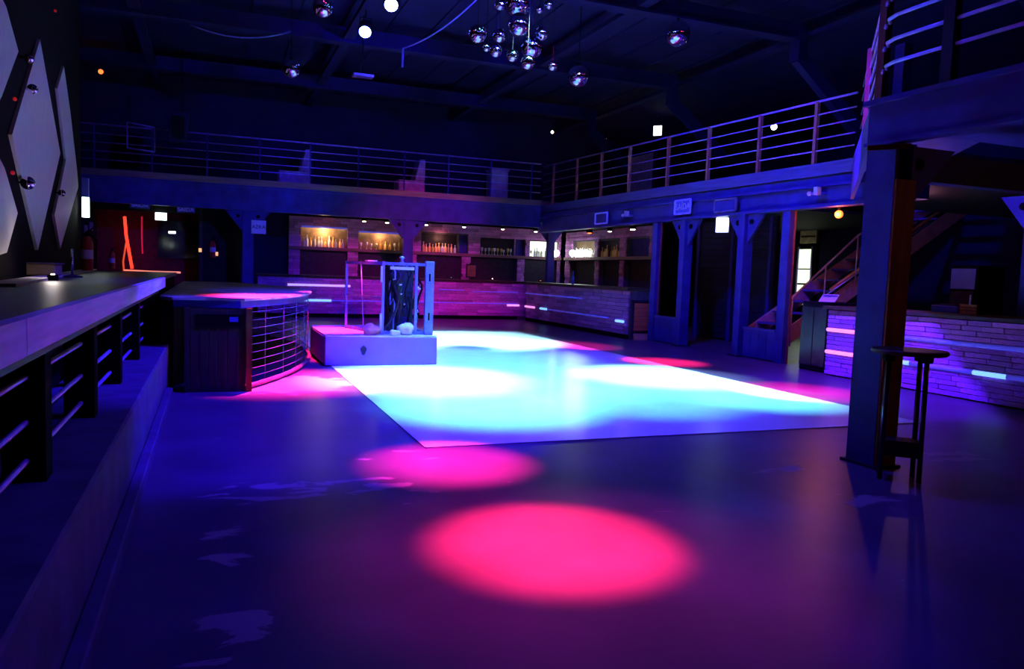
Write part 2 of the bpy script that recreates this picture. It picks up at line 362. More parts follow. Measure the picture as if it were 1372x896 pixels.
# white uplight on the stage, wooden box, cables, stand
p = stg(10, 370)
sb = thing('wooden_box', 'small pale wooden box standing on the stage before the diamonds', 'box', p)
ctr = p+Vector((.27, .1, .022))
box(ctr+Vector((-.16, -.2, 0)), ctr+Vector((.16, .2, .11))).build('box_body', mat('box_wood', (.30, .20, .14), .7), sb, bevel=.01)
box(ctr+Vector((-.18, -.22, .11)), ctr+Vector((.18, .22, .125))).build('lid', 'concrete', sb)
pk = MB().prism([bd0+bn*.10+Vector((0, 0, .001)), bd0+bn*.30+Vector((0, 0, .001)), bd1+bn*.25+Vector((0, 0, .001)), bd1+bn*.10+Vector((0, 0, .001))], (0, 0, .02)).build('floor_plank', mat('plank', (.42, .36, .34), .6))
tag(pk, 'long pale plank lying on the stage along the backdrop', 'plank')
sp = thing('stage_stand', 'thin metal stand on a round foot beside the wooden box', 'stand', bp_(43, 360)+bn*.36)
q = Vector((sp.location.x, sp.location.y, 1.401))
sp.location = q
MB().lathe(q, [(.10, 0), (.10, .012), (.02, .03)], 14).build('foot', 'steel_dark', sp); MB().tube([q+Vector((0, 0, .02)), q+Vector((0, 0, .30))], .012).build('pole', 'chrome', sp, True)
UL = bp_(13, 366)+bn*.32; bulb((UL.x, UL.y, 1.60), (1, .86, .82), 3.6, .05)
ul = thing('uplight', 'small white uplight on the stage before the diamonds', 'lamp', Vector((UL.x, UL.y, 1.401)))
q = Vector((ul.location.x, ul.location.y, 1.401)); ul.location = q
MB().lathe(q, [(.045, 0), (.045, .05), (.044, .05), (.038, .04)], 12).build('lamp_base', 'black', ul); MB().lathe(q+Vector((0, 0, .05)), [(.018, 0), (.012, .008)], 12).build('lens', 'em_warm', ul)

# ================================================================ ARC PLATFORM
arcC, arcR = Vector((-6.88, 14.65, 0)), 8.5
def arc(t, r=arcR): return Vector((arcC.x+r*math.cos(t), arcC.y+r*math.sin(t), 0))
a0 = math.asin(-4.5/8.5); N = 28
A = [arc(a0+(-2*a0)*i/N) for i in range(N+1)]
pf = thing('round_platform', 'curved bar platform with railed front beside the white dance floor', 'platform', (.2, 12, 0))
slab = [(-.45, 10.15, 1.05)]+[(p.x+.05*1, p.y, 1.05) for p in A]+[(-.45, 19.15, 1.05)]
MB().prism([Vector(q)+Vector((0, 0, .09)) for q in slab], (0, 0, .03)).build('platform_top', 'platform', pf)
MB().prism([Vector(q) for q in [(-.45, 10.2, 1.05)]+[(p.x, p.y, 1.05) for p in A]+[(-.45, 19.1, 1.05)]], (0, 0, .09)).build('rim', 'steel_blue', pf)
MB().prism([(-.62, 10.5, 1.13), (-.46, 10.14, 1.13), (-.46, 19, 1.13), (-.62, 19, 1.13)], (0, 0, .04)).build('top_extension', 'platform', pf)
box((-.62, 10.60, .02), (-.46, 18.9, 1.12)).build('back_panel', 'black', pf)
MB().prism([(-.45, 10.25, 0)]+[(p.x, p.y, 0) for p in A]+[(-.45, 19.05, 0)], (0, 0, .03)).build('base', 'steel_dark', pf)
MB().tube([(p.x+.02, p.y, .04) for p in A], .035).build('base_kerb', mat('kerb_red', (.30, .08, .14), .5), pf, True)
for k in range(9):
    z = .15+k*.105
    MB().tube([(p.x, p.y, z) for p in A], .005, 6).build('arc_rail', 'wire', pf, True)
for i in range(0, N+1, 2):
    MB().tube([(A[i].x, A[i].y, .03), (A[i].x, A[i].y, 1.05)], .006, 6).build('upright', 'wire', pf, True)
# end panel facing the room
fx = -.25
for k in range(6):
    box((fx+k*.108, 10.13, .06), (fx+k*.108+.100, 10.16, 1.04)).build('board', 'darkwood', pf)
box((.40, 10.10, 0), (.47, 10.20, 1.05)).build('corner_post', 'wood_orange_light', pf)
box((-.32, 10.11, 0), (-.26, 10.19, 1.05)).build('corner_post', 'darkwood', pf)
box((-.25, 10.12, 0), (.40, 10.17, .06)).build('sill', 'darkwood', pf)
box((-.20, 10.12, .80), (.34, 10.135, .97)).build('vent_grille', 'black', pf)
box((.20, 10.11, .88), (.30, 10.125, .94)).build('sticker', 'signblue', pf)
tw = box((-.60, 10.75, .56), (-.5, 18, 1.0)).build('side_panel', 'black', pf)
box((-.5, 14.0, .03), (-.2, 14.1, 1.05)).build('inner_post', 'darkwood', pf)

# ================================================================ PLINTH WITH EQUIPMENT CAGE
pl = thing('plinth', 'blue painted low plinth standing on the white dance floor', 'plinth', (2.6, 13.4, .012))
box((1.70, 12.5, .012), (3.57, 14.5, .48)).build('body', 'plinth', pl, bevel=.012)
box((1.71, 12.51, .48), (3.56, 14.49, .50)).build('top_board', 'plinthtop', pl)
sm = MB().prism([(2.32+.05*math.cos(t)*(1+.2*math.sin(3*t)), 12.497, .26+.07*math.sin(t)*(1-.15*math.cos(2*t))) for t in [2*math.pi*k/14 for k in range(14)]], (0, -.004, 0)).build('scuff_mark', 'steel_dark', pl)
box((1.72, 14.44, .50), (2.45, 14.48, .525)).build('edge_trim', 'signwhite', pl)
cg = thing('equipment_cage', 'open metal rack frame full of hanging cables on the plinth', 'cage', (3.1, 13.3, .50))
Z0, Z1 = .50, 1.73
for x, y in ((2.68, 12.78), (3.25, 12.78), (2.30, 14.2), (3.45, 14.2)):
    MB().box((x-.022, y-.022, Z0), (x+.022, y+.022, Z1)).build('upright', 'alu', cg)
for a, b in (((2.68, 12.78), (3.45, 12.78)), ((2.30, 14.2), (3.45, 14.2)), ((2.68, 12.78), (2.30, 14.2)), ((3.45, 12.78), (3.45, 14.2))):
    for z in (Z1-.03, Z0+.03): MB().bar((*a, z), (*b, z), .035, .045).build('cross_bar', 'alu', cg)
for z in (1.12,): MB().bar((2.30, 14.2, z), (2.68, 12.78, z), .03, .03).build('cross_bar', 'alu', cg)
MB().tube([(2.5, 13.5, Z0), (2.45, 13.6, Z1)], .01).build('rod', 'alu', cg, True)
sd = box((3.40, 12.72, Z0), (3.55, 12.80, Z1+.03)).build('side_panel', 'alu', cg, bevel=.006)
for z in (.75, 1.42): box((3.455, 12.712, z), (3.485, 12.722, z+.13)).build('handle_slot', 'black', sd)
box((2.63, 12.74, Z0+.1), (2.665, 12.76, Z0+.36)).build('reflective_strip', 'signwhite', cg); box((2.63, 12.74, 1.38), (2.665, 12.76, Z1-.08)).build('reflective_strip', 'signwhite', cg)
box((2.79, 12.735, Z1-.13), (3.20, 12.756, Z1-.08)).build('label_strip', 'signwhite', cg)
box((2.52, 13.3, Z1), (2.68, 13.6, Z1+.02)).build('top_tray', 'signwhite', cg)
MB().lathe((3.07, 13.1, Z1-.01), [(.04, 0), (.02, .05), (.05, .09), (.02, .12)], 10).build('clamp', 'alu', cg)
box((2.95, 13.5, Z0), (3.38, 14.1, 1.62)).build('rack_unit', 'blackgloss', cg)
for k in range(5): box((2.97, 13.49, .62+k*.2), (3.36, 13.5, .76+k*.2)).build('rack_panel', 'steel_dark', cg)
random.seed(3)
for k in range(13):
    x = random.uniform(2.78, 3.38); y = random.uniform(12.85, 13.4); pts = []
    for i in range(9):
        pts.append((x+.05*math.sin(i*1.1+k), y+.03*math.cos(i*1.7+k), Z1-.05-i*(random.uniform(.08, .15))))
    MB().tube(pts, random.uniform(.008, .02), 6).build('cable', random.choice(['black', 'blackgloss', 'steel_dark', 'alu']), cg, True)
MB().tube([(2.72, 12.9, .56), (2.85, 12.9, .72), (2.98, 12.95, .98), (3.05, 13, 1.3)], .022).build('cable', 'blackgloss', cg, True)
for x, y, z, r in ((3.02, 12.9, 1.2, .03), (3.0, 12.88, 1.36, .035), (3.08, 12.9, 1.02, .025), (3.34, 12.95, 1.3, .04), (3.33, 12.95, .9, .035)):
    MB().sphere((x, y, z), r, 10, 6).build('connector', 'chrome', cg, True)
def lump(name, c, rx, ry, rz, m, label, cat, seed):
    random.seed(seed); mb = MB().sphere((0, 0, 0), 1, 18, 10); ph = [random.uniform(0, 6) for _ in range(6)]
    for i, v in enumerate(mb.v):
        k = 1+.13*math.sin(4*v.x+ph[0])+.12*math.sin(5*v.y+ph[1])+.10*math.sin(6*v.z+ph[2])+.06*math.sin(11*v.x+9*v.z+ph[3])
        mb.v[i] = Vector((c[0]+v.x*rx*k, c[1]+v.y*ry*k, max(c[2]+v.z*rz*k, c[2]-rz*.85)))
    return tag(mb.build(name, m, None, True), label, cat)
lump('cloth_bundle', (3.07, 12.68, .60), .13, .09, .115, 'cloth', 'crumpled pale cloth bundle on the plinth before the cage', 'cloth', 2)
lump('crumpled_paper', (2.86, 12.60, .545), .085, .06, .055, 'signwhite', 'small crumpled white paper beside the pale cloth bundle', 'paper', 5)
lump('red_bundle', (2.47, 12.68, .585), .15, .10, .10, 'clothred', 'crumpled reddish plastic bundle on the plinth beside the cage', 'bundle', 9)

# ================================================================ BALCONIES
def rail_run(parent, pts, tops, decks, posts, fr=(1, .79, .60, .40, .21), post_m='post', r=.022, pw=.05):
    """rails between plan points; heights given at each end"""
    for i, t in enumerate(fr):
        path = [(p[0], p[1], d+(h-d)*t) for p, h, d in zip(pts, tops, decks)]
        MB().tube(path, r if i == 0 else r*.62, 8).build('handrail' if i == 0 else 'rail', 'rail', parent, True)
    a, b = Vector((*pts[0], 0)), Vector((*pts[-1], 0)); L = (b-a).length
    for s in posts:
        p = a.lerp(b, s/L); z0 = decks[0]+(decks[-1]-decks[0])*s/L; z1 = tops[0]+(tops[-1]-tops[0])*s/L
        box((p.x-pw/2, p.y-pw/2, z0-.02), (p.x+pw/2, p.y+pw/2, z1)).build('rail_post', post_m, parent)
bb = thing('back_balcony', 'long balcony with five tube rails above the brick bar', 'balcony', (4, 24.6, 3.2))
box((10.62, 24.72, 3.97), (17.4, 27.2, 4.15)).build('deck', 'deckwood', bb); box((-6.9, 24.5, 3.97), (10.615, 27.2, 4.15)).build('deck', 'deckwood', bb)
box((-6.9, 24.58, 3.22), (10.62, 24.70, 3.965)).build('fascia_beam', 'steel_blue', bb)
box((-6.9, 24.53, 3.90), (10.62, 24.58, 3.97)).build('fascia_flange', 'steel_blue', bb); box((-6.9, 24.53, 3.22), (10.62, 24.58, 3.28)).build('fascia_flange', 'steel_blue', bb)
box((-6.9, 24.7, 3.42), (17.4, 27.2, 3.5)).build('soffit', 'wall_black', bb)
rail_run(bb, [(-6.8, 24.55), (10.55, 24.55)], [5.38, 5.38], [4.15, 4.15], [2.2+1.48*k for k in range(11)], pw=.04, post_m='steel_blue')
rb = thing('side_balcony', 'side balcony with five rails and reddish posts over the bar leg', 'balcony', (11, 17, 3.03))
def zl(y, f, n_): return n_+(f-n_)*(y-10.6)/(24.5-10.6)       # slight fall towards the stair end
MB().prism([(10.55, 24.45, 3.72), (10.55, 9.2, 3.60), (10.55, 9.2, 3.83), (10.55, 24.45, 3.97)], (.9, 0, 0)).build('deck', 'deckwood_y', rb)
for y0, y1 in ((9.2, 12.3), (13.9, 24.45)): MB().prism([(11.45, y1, zl(y1, 3.72, 3.61)), (11.45, y0, zl(y0, 3.72, 3.61)), (11.45, y0, zl(y0, 3.97, 3.83)), (11.45, y1, zl(y1, 3.97, 3.83))], (5.9, 0, 0)).build('deck', 'deckwood_y', rb)
MB().prism([(10.62, 24.45, 3.04), (10.62, 9.2, 3.02), (10.62, 9.2, 3.58), (10.62, 24.45, 3.71)], (.12, 0, 0)).build('fascia_beam', 'steel_blue', rb)
MB().prism([(10.52, 24.45, 3.52), (10.52, 9.2, 3.38), (10.52, 9.2, 3.43), (10.52, 24.45, 3.58)], (.10, 0, 0)).build('fascia_flange', 'steel_blue', rb)
MB().prism([(10.50, 24.45, 3.04), (10.50, 9.2, 3.02), (10.50, 9.2, 3.08), (10.50, 24.45, 3.10)], (.12, 0, 0)).build('fascia_flange', 'steel_blue', rb)
for y0, y1 in ((9.2, 12.3), (13.9, 24.4)): box((10.75, y0, 3.25), (17.4, y1, 3.32)).build('soffit', 'wall_black', rb)
rail_run(rb, [(10.6, 24.4), (10.6, 10.7)], [5.29, 4.99], [3.98, 3.84], [.8, 2.57, 4.2, 5.82, 7.72, 9.4, 11.15, 12.75], pw=.07)
# steel columns with gusseted heads
def steel_col(x, y, h, label, group, w=.32, along='x', z0=0, m='steel_blue'):
    t = thing('steel_column', label, 'column', (x, y, z0), group)
    box((x-w/2, y-.10, z0), (x+w/2, y+.10, h)).build('shaft', m, t)
    for s in (-1, 1):
        if along == 'x': g = MB().prism([(x+s*w/2, y-.03, h-.62), (x+s*(w/2+.5), y-.03, h), (x+s*w/2, y-.03, h)], (0, .06, 0)); c = (x+s*(w/2+.13), y-.06, h-.16); ax = (0, .12, 0)
        else: g = MB().prism([(x-.03, y+s*.1, h-.62), (x-.03, y+s*.6, h), (x-.03, y+s*.1, h)], (.06, 0, 0)); c = (x-.06, y+s*.23, h-.16); ax = (.12, 0, 0)
        gg = g.build('gusset', m, t)
        MB().tube([c, Vector(c)+Vector(ax)], .055, 12).build('gusset_hole', 'black', gg, True)
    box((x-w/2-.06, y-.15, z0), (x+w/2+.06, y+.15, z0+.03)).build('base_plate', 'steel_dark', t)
    return t
steel_col(1.0, 24.66, 3.22, 'blue steel column beside the AZKA notice', 'columns under the balconies')
steel_col(5.95, 24.66, 3.22, 'blue steel column rising before the bar shelves', 'columns under the balconies')
steel_col(-3.95, 24.66, 3.22, 'blue steel column beside the dark doorway with the red neon', 'columns under the balconies')
cc = steel_col(11.55, 25.75, 3.40, 'blue steel column behind the inner corner of the bar', 'columns under the balconies', .26)
steel_col(10.62, 15.75, 3.02, 'blue steel column under the SAIDA sign of the side balcony', 'columns under the balconies', .24, 'y')
steel_col(10.62, 13.55, 3.02, 'blue steel column beside the hanging lit exit box', 'columns under the balconies', .24, 'y')
steel_col(11.30, 7.78, 3.02, 'blue steel column behind the side bar counter', 'columns under the balconies', .34, 'y')
def post(x, y, h, label):
    t = thing('timber_post', label, 'post', (x, y, 0), 'posts under the side balcony')
    box((x-.05, y-.11, 0), (x+.05, y+.11, h)).build('shaft', 'steel_blue', t); box((x+.05, y-.13, 0), (x+.09, y+.13, h)).build('lining', mat('red_lining', (.22, .04, .06), .6), t)
    return t
post(10.6, 17.05, 3.02, 'slim blue post at the end of the brick bar'); post(10.6, 12.25, 3.02, 'slim blue post with red lining before the stair')
def low_panel(x, y0, y1, h, label):
    t = thing('low_partition', label, 'partition', (x, (y0+y1)/2, 0), 'low partitions between the posts')
    n = 4; l = (y1-y0)/n
    for k in range(n): box((x-.03, y0+k*l+.005, .03), (x+.03, y0+(k+1)*l-.005, h)).build('panel', 'steel_blue', t)
    box((x-.05, y0, h), (x+.05, y1, h+.05)).build('cap_rail', 'deckwood_y', t); box((x-.025, y0, 0), (x+.025, y1, .03)).build('skirting', 'steel_dark', t)
low_panel(10.62, 15.90, 16.92, .62, 'low blue partition beside the end of the brick bar'); low_panel(10.62, 12.40, 13.40, .60, 'low blue partition before the stair')

# near mezzanine over the high table, on the big column
mz = thing('near_mezzanine', 'raised gallery on a big blue column with rounded rail ends', 'balcony', (5.6, 4, 2.55))
box((5.5, -.6, 3.02), (13, 5.40, 3.20)).build('deck', 'steel_blue', mz)
box((5.46, -.6, 2.85), (5.52, 5.36, 3.215)).build('fascia_beam', 'steel_blue', mz)
box((5.42, -.6, 3.19), (5.56, 5.40, 3.235)).build('fascia_flange', 'steel_blue', mz); box((5.42, -.6, 2.83), (5.56, 5.36, 2.86)).build('fascia_flange', 'steel_blue', mz)
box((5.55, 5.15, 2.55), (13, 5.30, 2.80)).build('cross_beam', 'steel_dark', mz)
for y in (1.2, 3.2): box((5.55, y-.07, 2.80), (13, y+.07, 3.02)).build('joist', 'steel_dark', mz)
for k, z in enumerate((3.54, 3.74, 3.94, 4.14, 4.34)):
    MB().tube([(5.5, -.5, z), (5.5, 5.0, z), (5.505, 5.18, z), (5.55, 5.30, z), (5.63, 5.36, z)], .017, 8).build('rail', 'rail', mz, True)
for y in (.3, 2.5, 4.62): box((5.46, y-.05, 3.2), (5.54, y+.05, 4.36)).build('rail_post', 'steel_dark', mz)
box((5.56, 5.12, 3.2), (5.66, 5.22, 3.70)).build('corner_post', 'steel_blue', mz)
# bridge running off to the side balcony
br = thing('bridge', 'narrow bridge with rails between the near gallery and the side balcony', 'bridge', (8, 8, 3))
B0, B1 = Vector((5.62, 5.46, 0)), Vector((10.42, 10.47, 0)); bd = (B1-B0).normalized(); bs = Vector((bd.y, -bd.x, 0))
def bpt(t, off, z): p = B0.lerp(B1, t)+bs*off; return Vector((p.x, p.y, z))
ti = 1.1*(-bs.y)/((B1-B0).y)                      # inner edge starts clear of the gallery
MB().add([bpt(0, 0, 3.02), bpt(1, 0, 3.60), bpt(1, 1.1, 3.60), bpt(ti, 1.1, 3.02+.58*ti), bpt(0, 0, 3.2), bpt(1, 0, 3.78), bpt(1, 1.1, 3.78), bpt(ti, 1.1, 3.2+.58*ti)], [(0, 1, 2, 3), (4, 5, 6, 7), (0, 1, 5, 4), (1, 2, 6, 5), (2, 3, 7, 6), (3, 0, 4, 7)]).build('deck', 'steel_blue', br)
MB().prism([bpt(0, -.03, 2.85), bpt(1, -.03, 3.10), bpt(1, -.03, 3.85), bpt(0, -.03, 3.25)], bs*.05).build('fascia', 'steel_blue', br)
for k in range(5):
    z0, z1 = 3.54+.2*k, 4.05+.235*k
    MB().tube([bpt(.0, .05, z0), bpt(.98, .05, z1)], .017, 8).build('rail', 'rail', br, True)
for t in (.02, .5): MB().box(bpt(t, .05, 3.15+.6*t)-Vector((.04, .04, 0)), bpt(t, .05, 4.4+.6*t)+Vector((.04, .04, 0))).build('rail_post', mat('post_red', (.10, .02, .03), .5), br)
# big column
bc = thing('big_column', 'big blue steel column with orange light painted brown on one side, beside the high table', 'column', (5.5, 5.25, 0))
box((5.44, 5.02, .025), (5.475, 5.33, 2.83)).build('face_plate', 'steel_blue', bc)
box((5.475, 5.12, .025), (5.64, 5.22, 2.83)).build('web', 'steel_blue', bc)
box((5.64, 5.02, .025), (5.675, 5.33, 2.83)).build('face_plate', 'steel_blue', bc)
box((5.445, 4.995, .025), (5.67, 5.02, 2.52)).build('side_orange_light', 'wood_orange_light', bc)  # side turned from the blue light; its orange light is painted brown
MB().prism([(5.675, 5.10, 2.25), (6.23, 5.10, 2.83), (5.675, 5.10, 2.83)], (0, .06, 0)).build('gusset', 'steel_blue', bc)
MB().tube([(5.80, 5.08, 2.68), (5.80, 5.18, 2.68)], .05, 14).build('gusset_hole', 'black', bc, True)
box((5.41, 4.97, 0), (5.71, 5.37, .025)).build('base_plate', 'steel_dark', bc)
MB().bar((5.25, 5.15, 2.78), (5.55, 4.97, 2.80), .03, .04).build('bracket_rod', mat('rust', (.10, .02, .02), .6), bc)

# orange lamp below the near gallery
t = thing('gallery_lamp', 'orange bulb below the near gallery beyond the high table', 'lamp', (7.6, 3.1, 2.72))
MB().sphere((7.6, 3.1, 2.72), .06, 12, 8).build('bulb', 'em_orange', t, True); MB().lathe((7.6, 3.1, 2.77), [(.03, 0), (.03, .05), (.06, .06)], 12).build('socket', 'black', t); bulb((7.5, 3.1, 2.62), (1, .33, .05), 9, .06)
# high table
tb = thing('high_table', 'round black high table with four legs and a low shelf', 'table', (5.385, 4.685, 0))
tc_ = Vector((5.385, 4.685, 0))
MB().lathe(tc_, [(.02, 1.05), (.275, 1.05), (.29, 1.062), (.29, 1.082), (.28, 1.09), (.02, 1.09)], 40).build('table_top', mat('table_top', (.05, .025, .015), .4), tb)
legs = [(-.17, .12), (.13, -.19), (.24, .06), (-.06, -.14)]
for lx, ly in ((-.17, .05), (.05, -.14), (-.03, .19), (.16, .02)):
    MB().tube([tc_+Vector((lx*.95, ly*.95, 1.05)), tc_+Vector((lx, ly, 0))], .020, 8).build('leg', 'blackgloss', tb, True)
    MB().lathe(tc_+Vector((lx*.95, ly*.95, .99)), [(.045, 0), (.05, .06)], 8).build('leg_socket', 'black', tb)
MB().prism([tc_+Vector((lx, ly, .20)) for lx, ly in ((-.18, .05), (.05, -.15), (.17, .02), (-.03, .20))], (0, 0, .13)).build('shelf', 'post_wood', tb)

# ================================================================ BARS
def led(parent, a, b, m, r=.028, name='led_strip'): return MB().tube([a, b], r, 8).build(name, m, parent, True)
random.seed(11)
br_ = thing('side_bar', 'stone clad bar counter with two rows of light strips behind the big column', 'bar', (10.5, 8, 0))
box((10.24, 5.2, 0), (10.95, 10.62, 1.15)).build('bar_body', 'mortar', br_)
box((10.10, 5.15, 1.17), (11.0, 10.66, 1.23)).build('counter_top', 'counter', br_, bevel=.008)
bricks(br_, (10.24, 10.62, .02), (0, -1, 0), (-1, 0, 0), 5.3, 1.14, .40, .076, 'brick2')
for z, segs in ((.81, [(10.60, 9.98, 'em_pink'), (9.9, 5.4, 'led_off')]), (.42, [(10.60, 9.98, 'em_pink'), (9.5, 8.86, 'em_cyan'), (8.84, 7.79, 'led_off'), (7.77, 7.29, 'em_cyan'), (7.27, 5.4, 'led_off')])):
    for y0, y1, mm in segs: led(br_, (10.19, y0, z), (10.19, y1, z), mm, .033, 'led_strip' if mm != 'led_off' else 'light_channel')
mb_ = thing('main_bar', 'long stone clad bar counter below the back balcony', 'bar', (6, 25, 0))
box((1.3, 24.94, 0), (10.9, 25.5, 1.27)).build('bar_body', 'mortar', mb_)
box((1.25, 24.80, 1.27), (10.95, 25.55, 1.34)).build('counter_top', 'counter', mb_, bevel=.008)
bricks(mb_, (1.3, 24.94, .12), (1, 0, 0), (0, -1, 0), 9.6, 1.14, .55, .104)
box((1.3, 24.90, 0), (10, 24.94, .12)).build('plinth_board', 'black', mb_)
for x0, x1, z, mm in ((2.2, 4.15, 1.02, 'em_lav'), (2.2, 3.55, .54, 'em_cyan'), (3.56, 4.4, .54, 'led_off'), (4.4, 10, .55, 'led_off'), (7.1, 8.0, .98, 'led_off'), (8.3, 10, .95, 'led_off'), (9.6, 10.05, .50, 'em_pink')):
    led(mb_, (x0, 24.88, z), (x1, 24.88, z), mm, .035 if 'em' in mm else .02, 'led_strip' if 'em' in mm else 'light_channel')
sb_ = thing('bar_return', 'stone clad bar leg running beneath the side balcony', 'bar', (10.3, 21, 0))
box((10.10, 17.35, 0), (10.75, 24.30, 1.27)).build('bar_body', 'mortar', sb_)
box((9.98, 17.30, 1.27), (10.85, 24.30, 1.34)).build('counter_top', 'counter', sb_, bevel=.008)
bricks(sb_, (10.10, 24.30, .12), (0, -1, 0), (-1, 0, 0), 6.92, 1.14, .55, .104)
box((10.06, 17.35, 0), (10.10, 24.30, .12)).build('plinth_board', 'black', sb_)
for y0, y1, z, mm in ((23.0, 22.5, .50, 'em_cyan'), (22.4, 18.4, .50, 'led_off'), (17.95, 17.55, .45, 'em_cyan'), (24.3, 20, .95, 'led_off'), (24.3, 23.5, .5, 'em_pink')):
    led(sb_, (10.04, y0, z), (10.04, y1, z), mm, .035 if 'em' in mm else .02, 'led_strip' if 'em' in mm else 'light_channel')
ht = thing('bar_hatch', 'wooden hatch coloured by orange light, closing the end of the bar', 'hatch', (10.3, 17.25, 0))
M['hatch'] = wood('hatch_wood_orange_light', (.62, .16, .05), .5, 0)  # orange lamp light on the hatch is put into this wood colour
for k in range(6): box((10.16, 17.24, .24+k*.12), (10.70, 17.28, .352+k*.12)).build('board', 'hatch', ht)
for x in (10.10, 10.70): box((x, 17.22, 0), (x+.06, 17.29, 1.02)).build('frame_post', 'steel_dark', ht)
box((10.1, 17.22, .98), (10.76, 17.29, 1.03)).build('frame_rail', 'steel_dark', ht)
box((10.16, 17.16, .0), (10.70, 17.29, .16)).build('step', mat('step_orange_light', (.7, .35, .15), .5), ht)  # orange light at the foot of the hatch is put into this colour

# back bar shelving
random.seed(21)
def shelving(name, label, o, u, n, length, bays, pil, z_sh=2.28, z_c=1.3, z_top=3.3, m='brick'):
    """brick shelving wall: bays (u0,u1,v0,v1,material) are lit niches, pil the brick piers below the shelf"""
    o, u, n = Vector(o), Vector(u), Vector(n)
    t = thing(name, label, 'shelves', o+u*length/2)
    def B(u0, u1, z0, z1, d0, d1):
        a = o+u*u0+n*d0+Vector((0, 0, z0)); b = o+u*u1+n*d1+Vector((0, 0, z1))
        return box([min(a[i], b[i]) for i in range(3)], [max(a[i], b[i]) for i in range(3)])
    B(0, length, 0, z_top, -.20, -.16).build('back_board', 'niche_dark', t)
    B(0, length, z_sh-.10, z_sh, -.16, .10).build('shelf', 'deckwood', t)
    for u0, u1, v0, v1, mm in bays: B(u0, u1, v0, v1, -.158, -.15).build('niche_back', mm, t)
    holes = [(b[0], b[1], b[2]-z_sh, b[3]-z_sh) for b in bays]
    edges = sorted([0, length]+[e for b in bays for e in b[:2]])
    for i in range(0, len(edges)-1, 2):
        if edges[i+1]-edges[i] > .02: B(edges[i], edges[i+1], z_sh, z_top, -.16, .0).build('pier', 'mortar', t)
    for b in bays:
        if z_top-b[3] > .02: B(b[0], b[1], b[3], z_top, -.16, 0).build('lintel', 'mortar', t)
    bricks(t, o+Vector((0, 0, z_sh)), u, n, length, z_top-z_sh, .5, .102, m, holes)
    for p0, p1 in pil:
        B(p0, p1, 0, z_sh-.10, -.16, 0).build('pier', 'mortar', t)
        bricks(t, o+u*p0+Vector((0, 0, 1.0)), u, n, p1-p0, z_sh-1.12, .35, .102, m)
    B(0, length, .9, .96, -.16, .30).build('work_top', 'counter', t); B(0, length, 0, .9, -.16, .25).build('under_counter', 'niche_dark', t)
    return t
BX = 2.4
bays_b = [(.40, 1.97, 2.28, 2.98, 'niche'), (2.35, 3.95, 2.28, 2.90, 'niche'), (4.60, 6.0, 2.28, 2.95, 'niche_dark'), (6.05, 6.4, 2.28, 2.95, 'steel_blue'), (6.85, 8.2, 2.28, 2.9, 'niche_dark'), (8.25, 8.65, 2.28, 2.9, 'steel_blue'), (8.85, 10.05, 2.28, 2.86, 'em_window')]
shelving('back_shelves', 'brick bar shelves with lit niches along the back wall', (BX, 27, 0), (1, 0, 0), (0, -1, 0), 10.15, bays_b, [(0, .38), (1.98, 2.35), (4.2, 4.45), (6.15, 6.5), (8.35, 8.65), (10.0, 10.15)])
bays_r = [(.55, 2.35, 2.28, 2.86, 'niche'), (2.65, 4.15, 2.28, 2.84, 'niche_dark'), (4.6, 6.0, 2.28, 2.84, 'steel_blue')]
shelving('side_shelves', 'brick bar shelves with bright white niche along the side wall', (12.6, 26.6, 0), (0, -1, 0), (-1, 0, 0), 6.4, bays_r, [(.0, .4), (2.45, 2.75), (4.2, 4.5)], z_top=3.22)
# tubes that light the niches
for x0, x1, z, mm, pw, col in ((BX+.42, BX+1.95, 2.93, 'led_off', 34, (1, .6, .25)), (BX+2.37, BX+3.9, 2.85, 'led_off', 14, (1, .55, .25))):
    t = thing('niche_light', 'faintly glowing blue lamp rail over the golden bottles' if x0 < 4 else 'faintly glowing blue lamp rail over the second lit niche', 'lamp', (x0, 27, z))
    box((x0, 26.95, z), (x1, 27.025, z+.06)).build('housing', 'led_off', t); box((x0+.05, 27.03, z+.005), (x1-.05, 27.05, z+.025)).build('tube', 'em_warm', t)  # faint blue glow is built into the housing material
    bulb(((x0+x1)/2, 26.98, z-.10), col, pw, .08)
bulb((BX+5.3, 26.92, 2.80), (1, .5, .25), 9, .05)
# bottles and glasses
def bottle_mesh(kind):
    if kind == 0: prof = [(.038, 0), (.040, .02), (.040, .17), (.030, .21), (.014, .24), (.014, .31), (.017, .315), (.017, .33)]
    elif kind == 1: prof = [(.046, 0), (.048, .02), (.048, .13), (.040, .17), (.016, .20), (.015, .26), (.02, .265), (.02, .285)]
    else: prof = [(.035, 0), (.034, .008), (.006, .014), (.006, .09), (.03, .12), (.04, .16), (.036, .21)]
    mb = MB().lathe((0, 0, 0), prof, 12)
    o = mb.build('tmp', 'bottle', None, True); me = o.data; bpy.data.objects.remove(o); return me
BM = []
for k in range(3):
    for mm in ('bottle', 'bottle_clear'):
        me = bottle_mesh(k); me.materials.clear(); me.materials.append(M[mm]); BM.append(me)
def row(o, u, u0, u1, n, kinds, label, cat, group, z=2.28, name='bottle', d=(0, 0, 0)):
    for i in range(n):
        b = bpy.data.objects.new(name, BM[random.choice(kinds)]); C.objects.link(b)
        p = Vector(o)+Vector(u)*(u0+(u1-u0)*(i+.5)/n+random.uniform(-.02, .02))+Vector(d)*random.uniform(.3, 1)
        b.location = (p.x, p.y, z); s = random.uniform(.95, 1.25); b.scale = (s, s, s); tag(b, label, cat, group)
ob, ub, nb = (BX, 27, 0), (1, 0, 0), (0, .1, 0)
row(ob, ub, .45, 1.9, 12, [0, 1, 2, 3], 'golden lit bottle in the warmest niche of the brick shelves', 'bottle', 'bottles in the golden niche', d=nb)
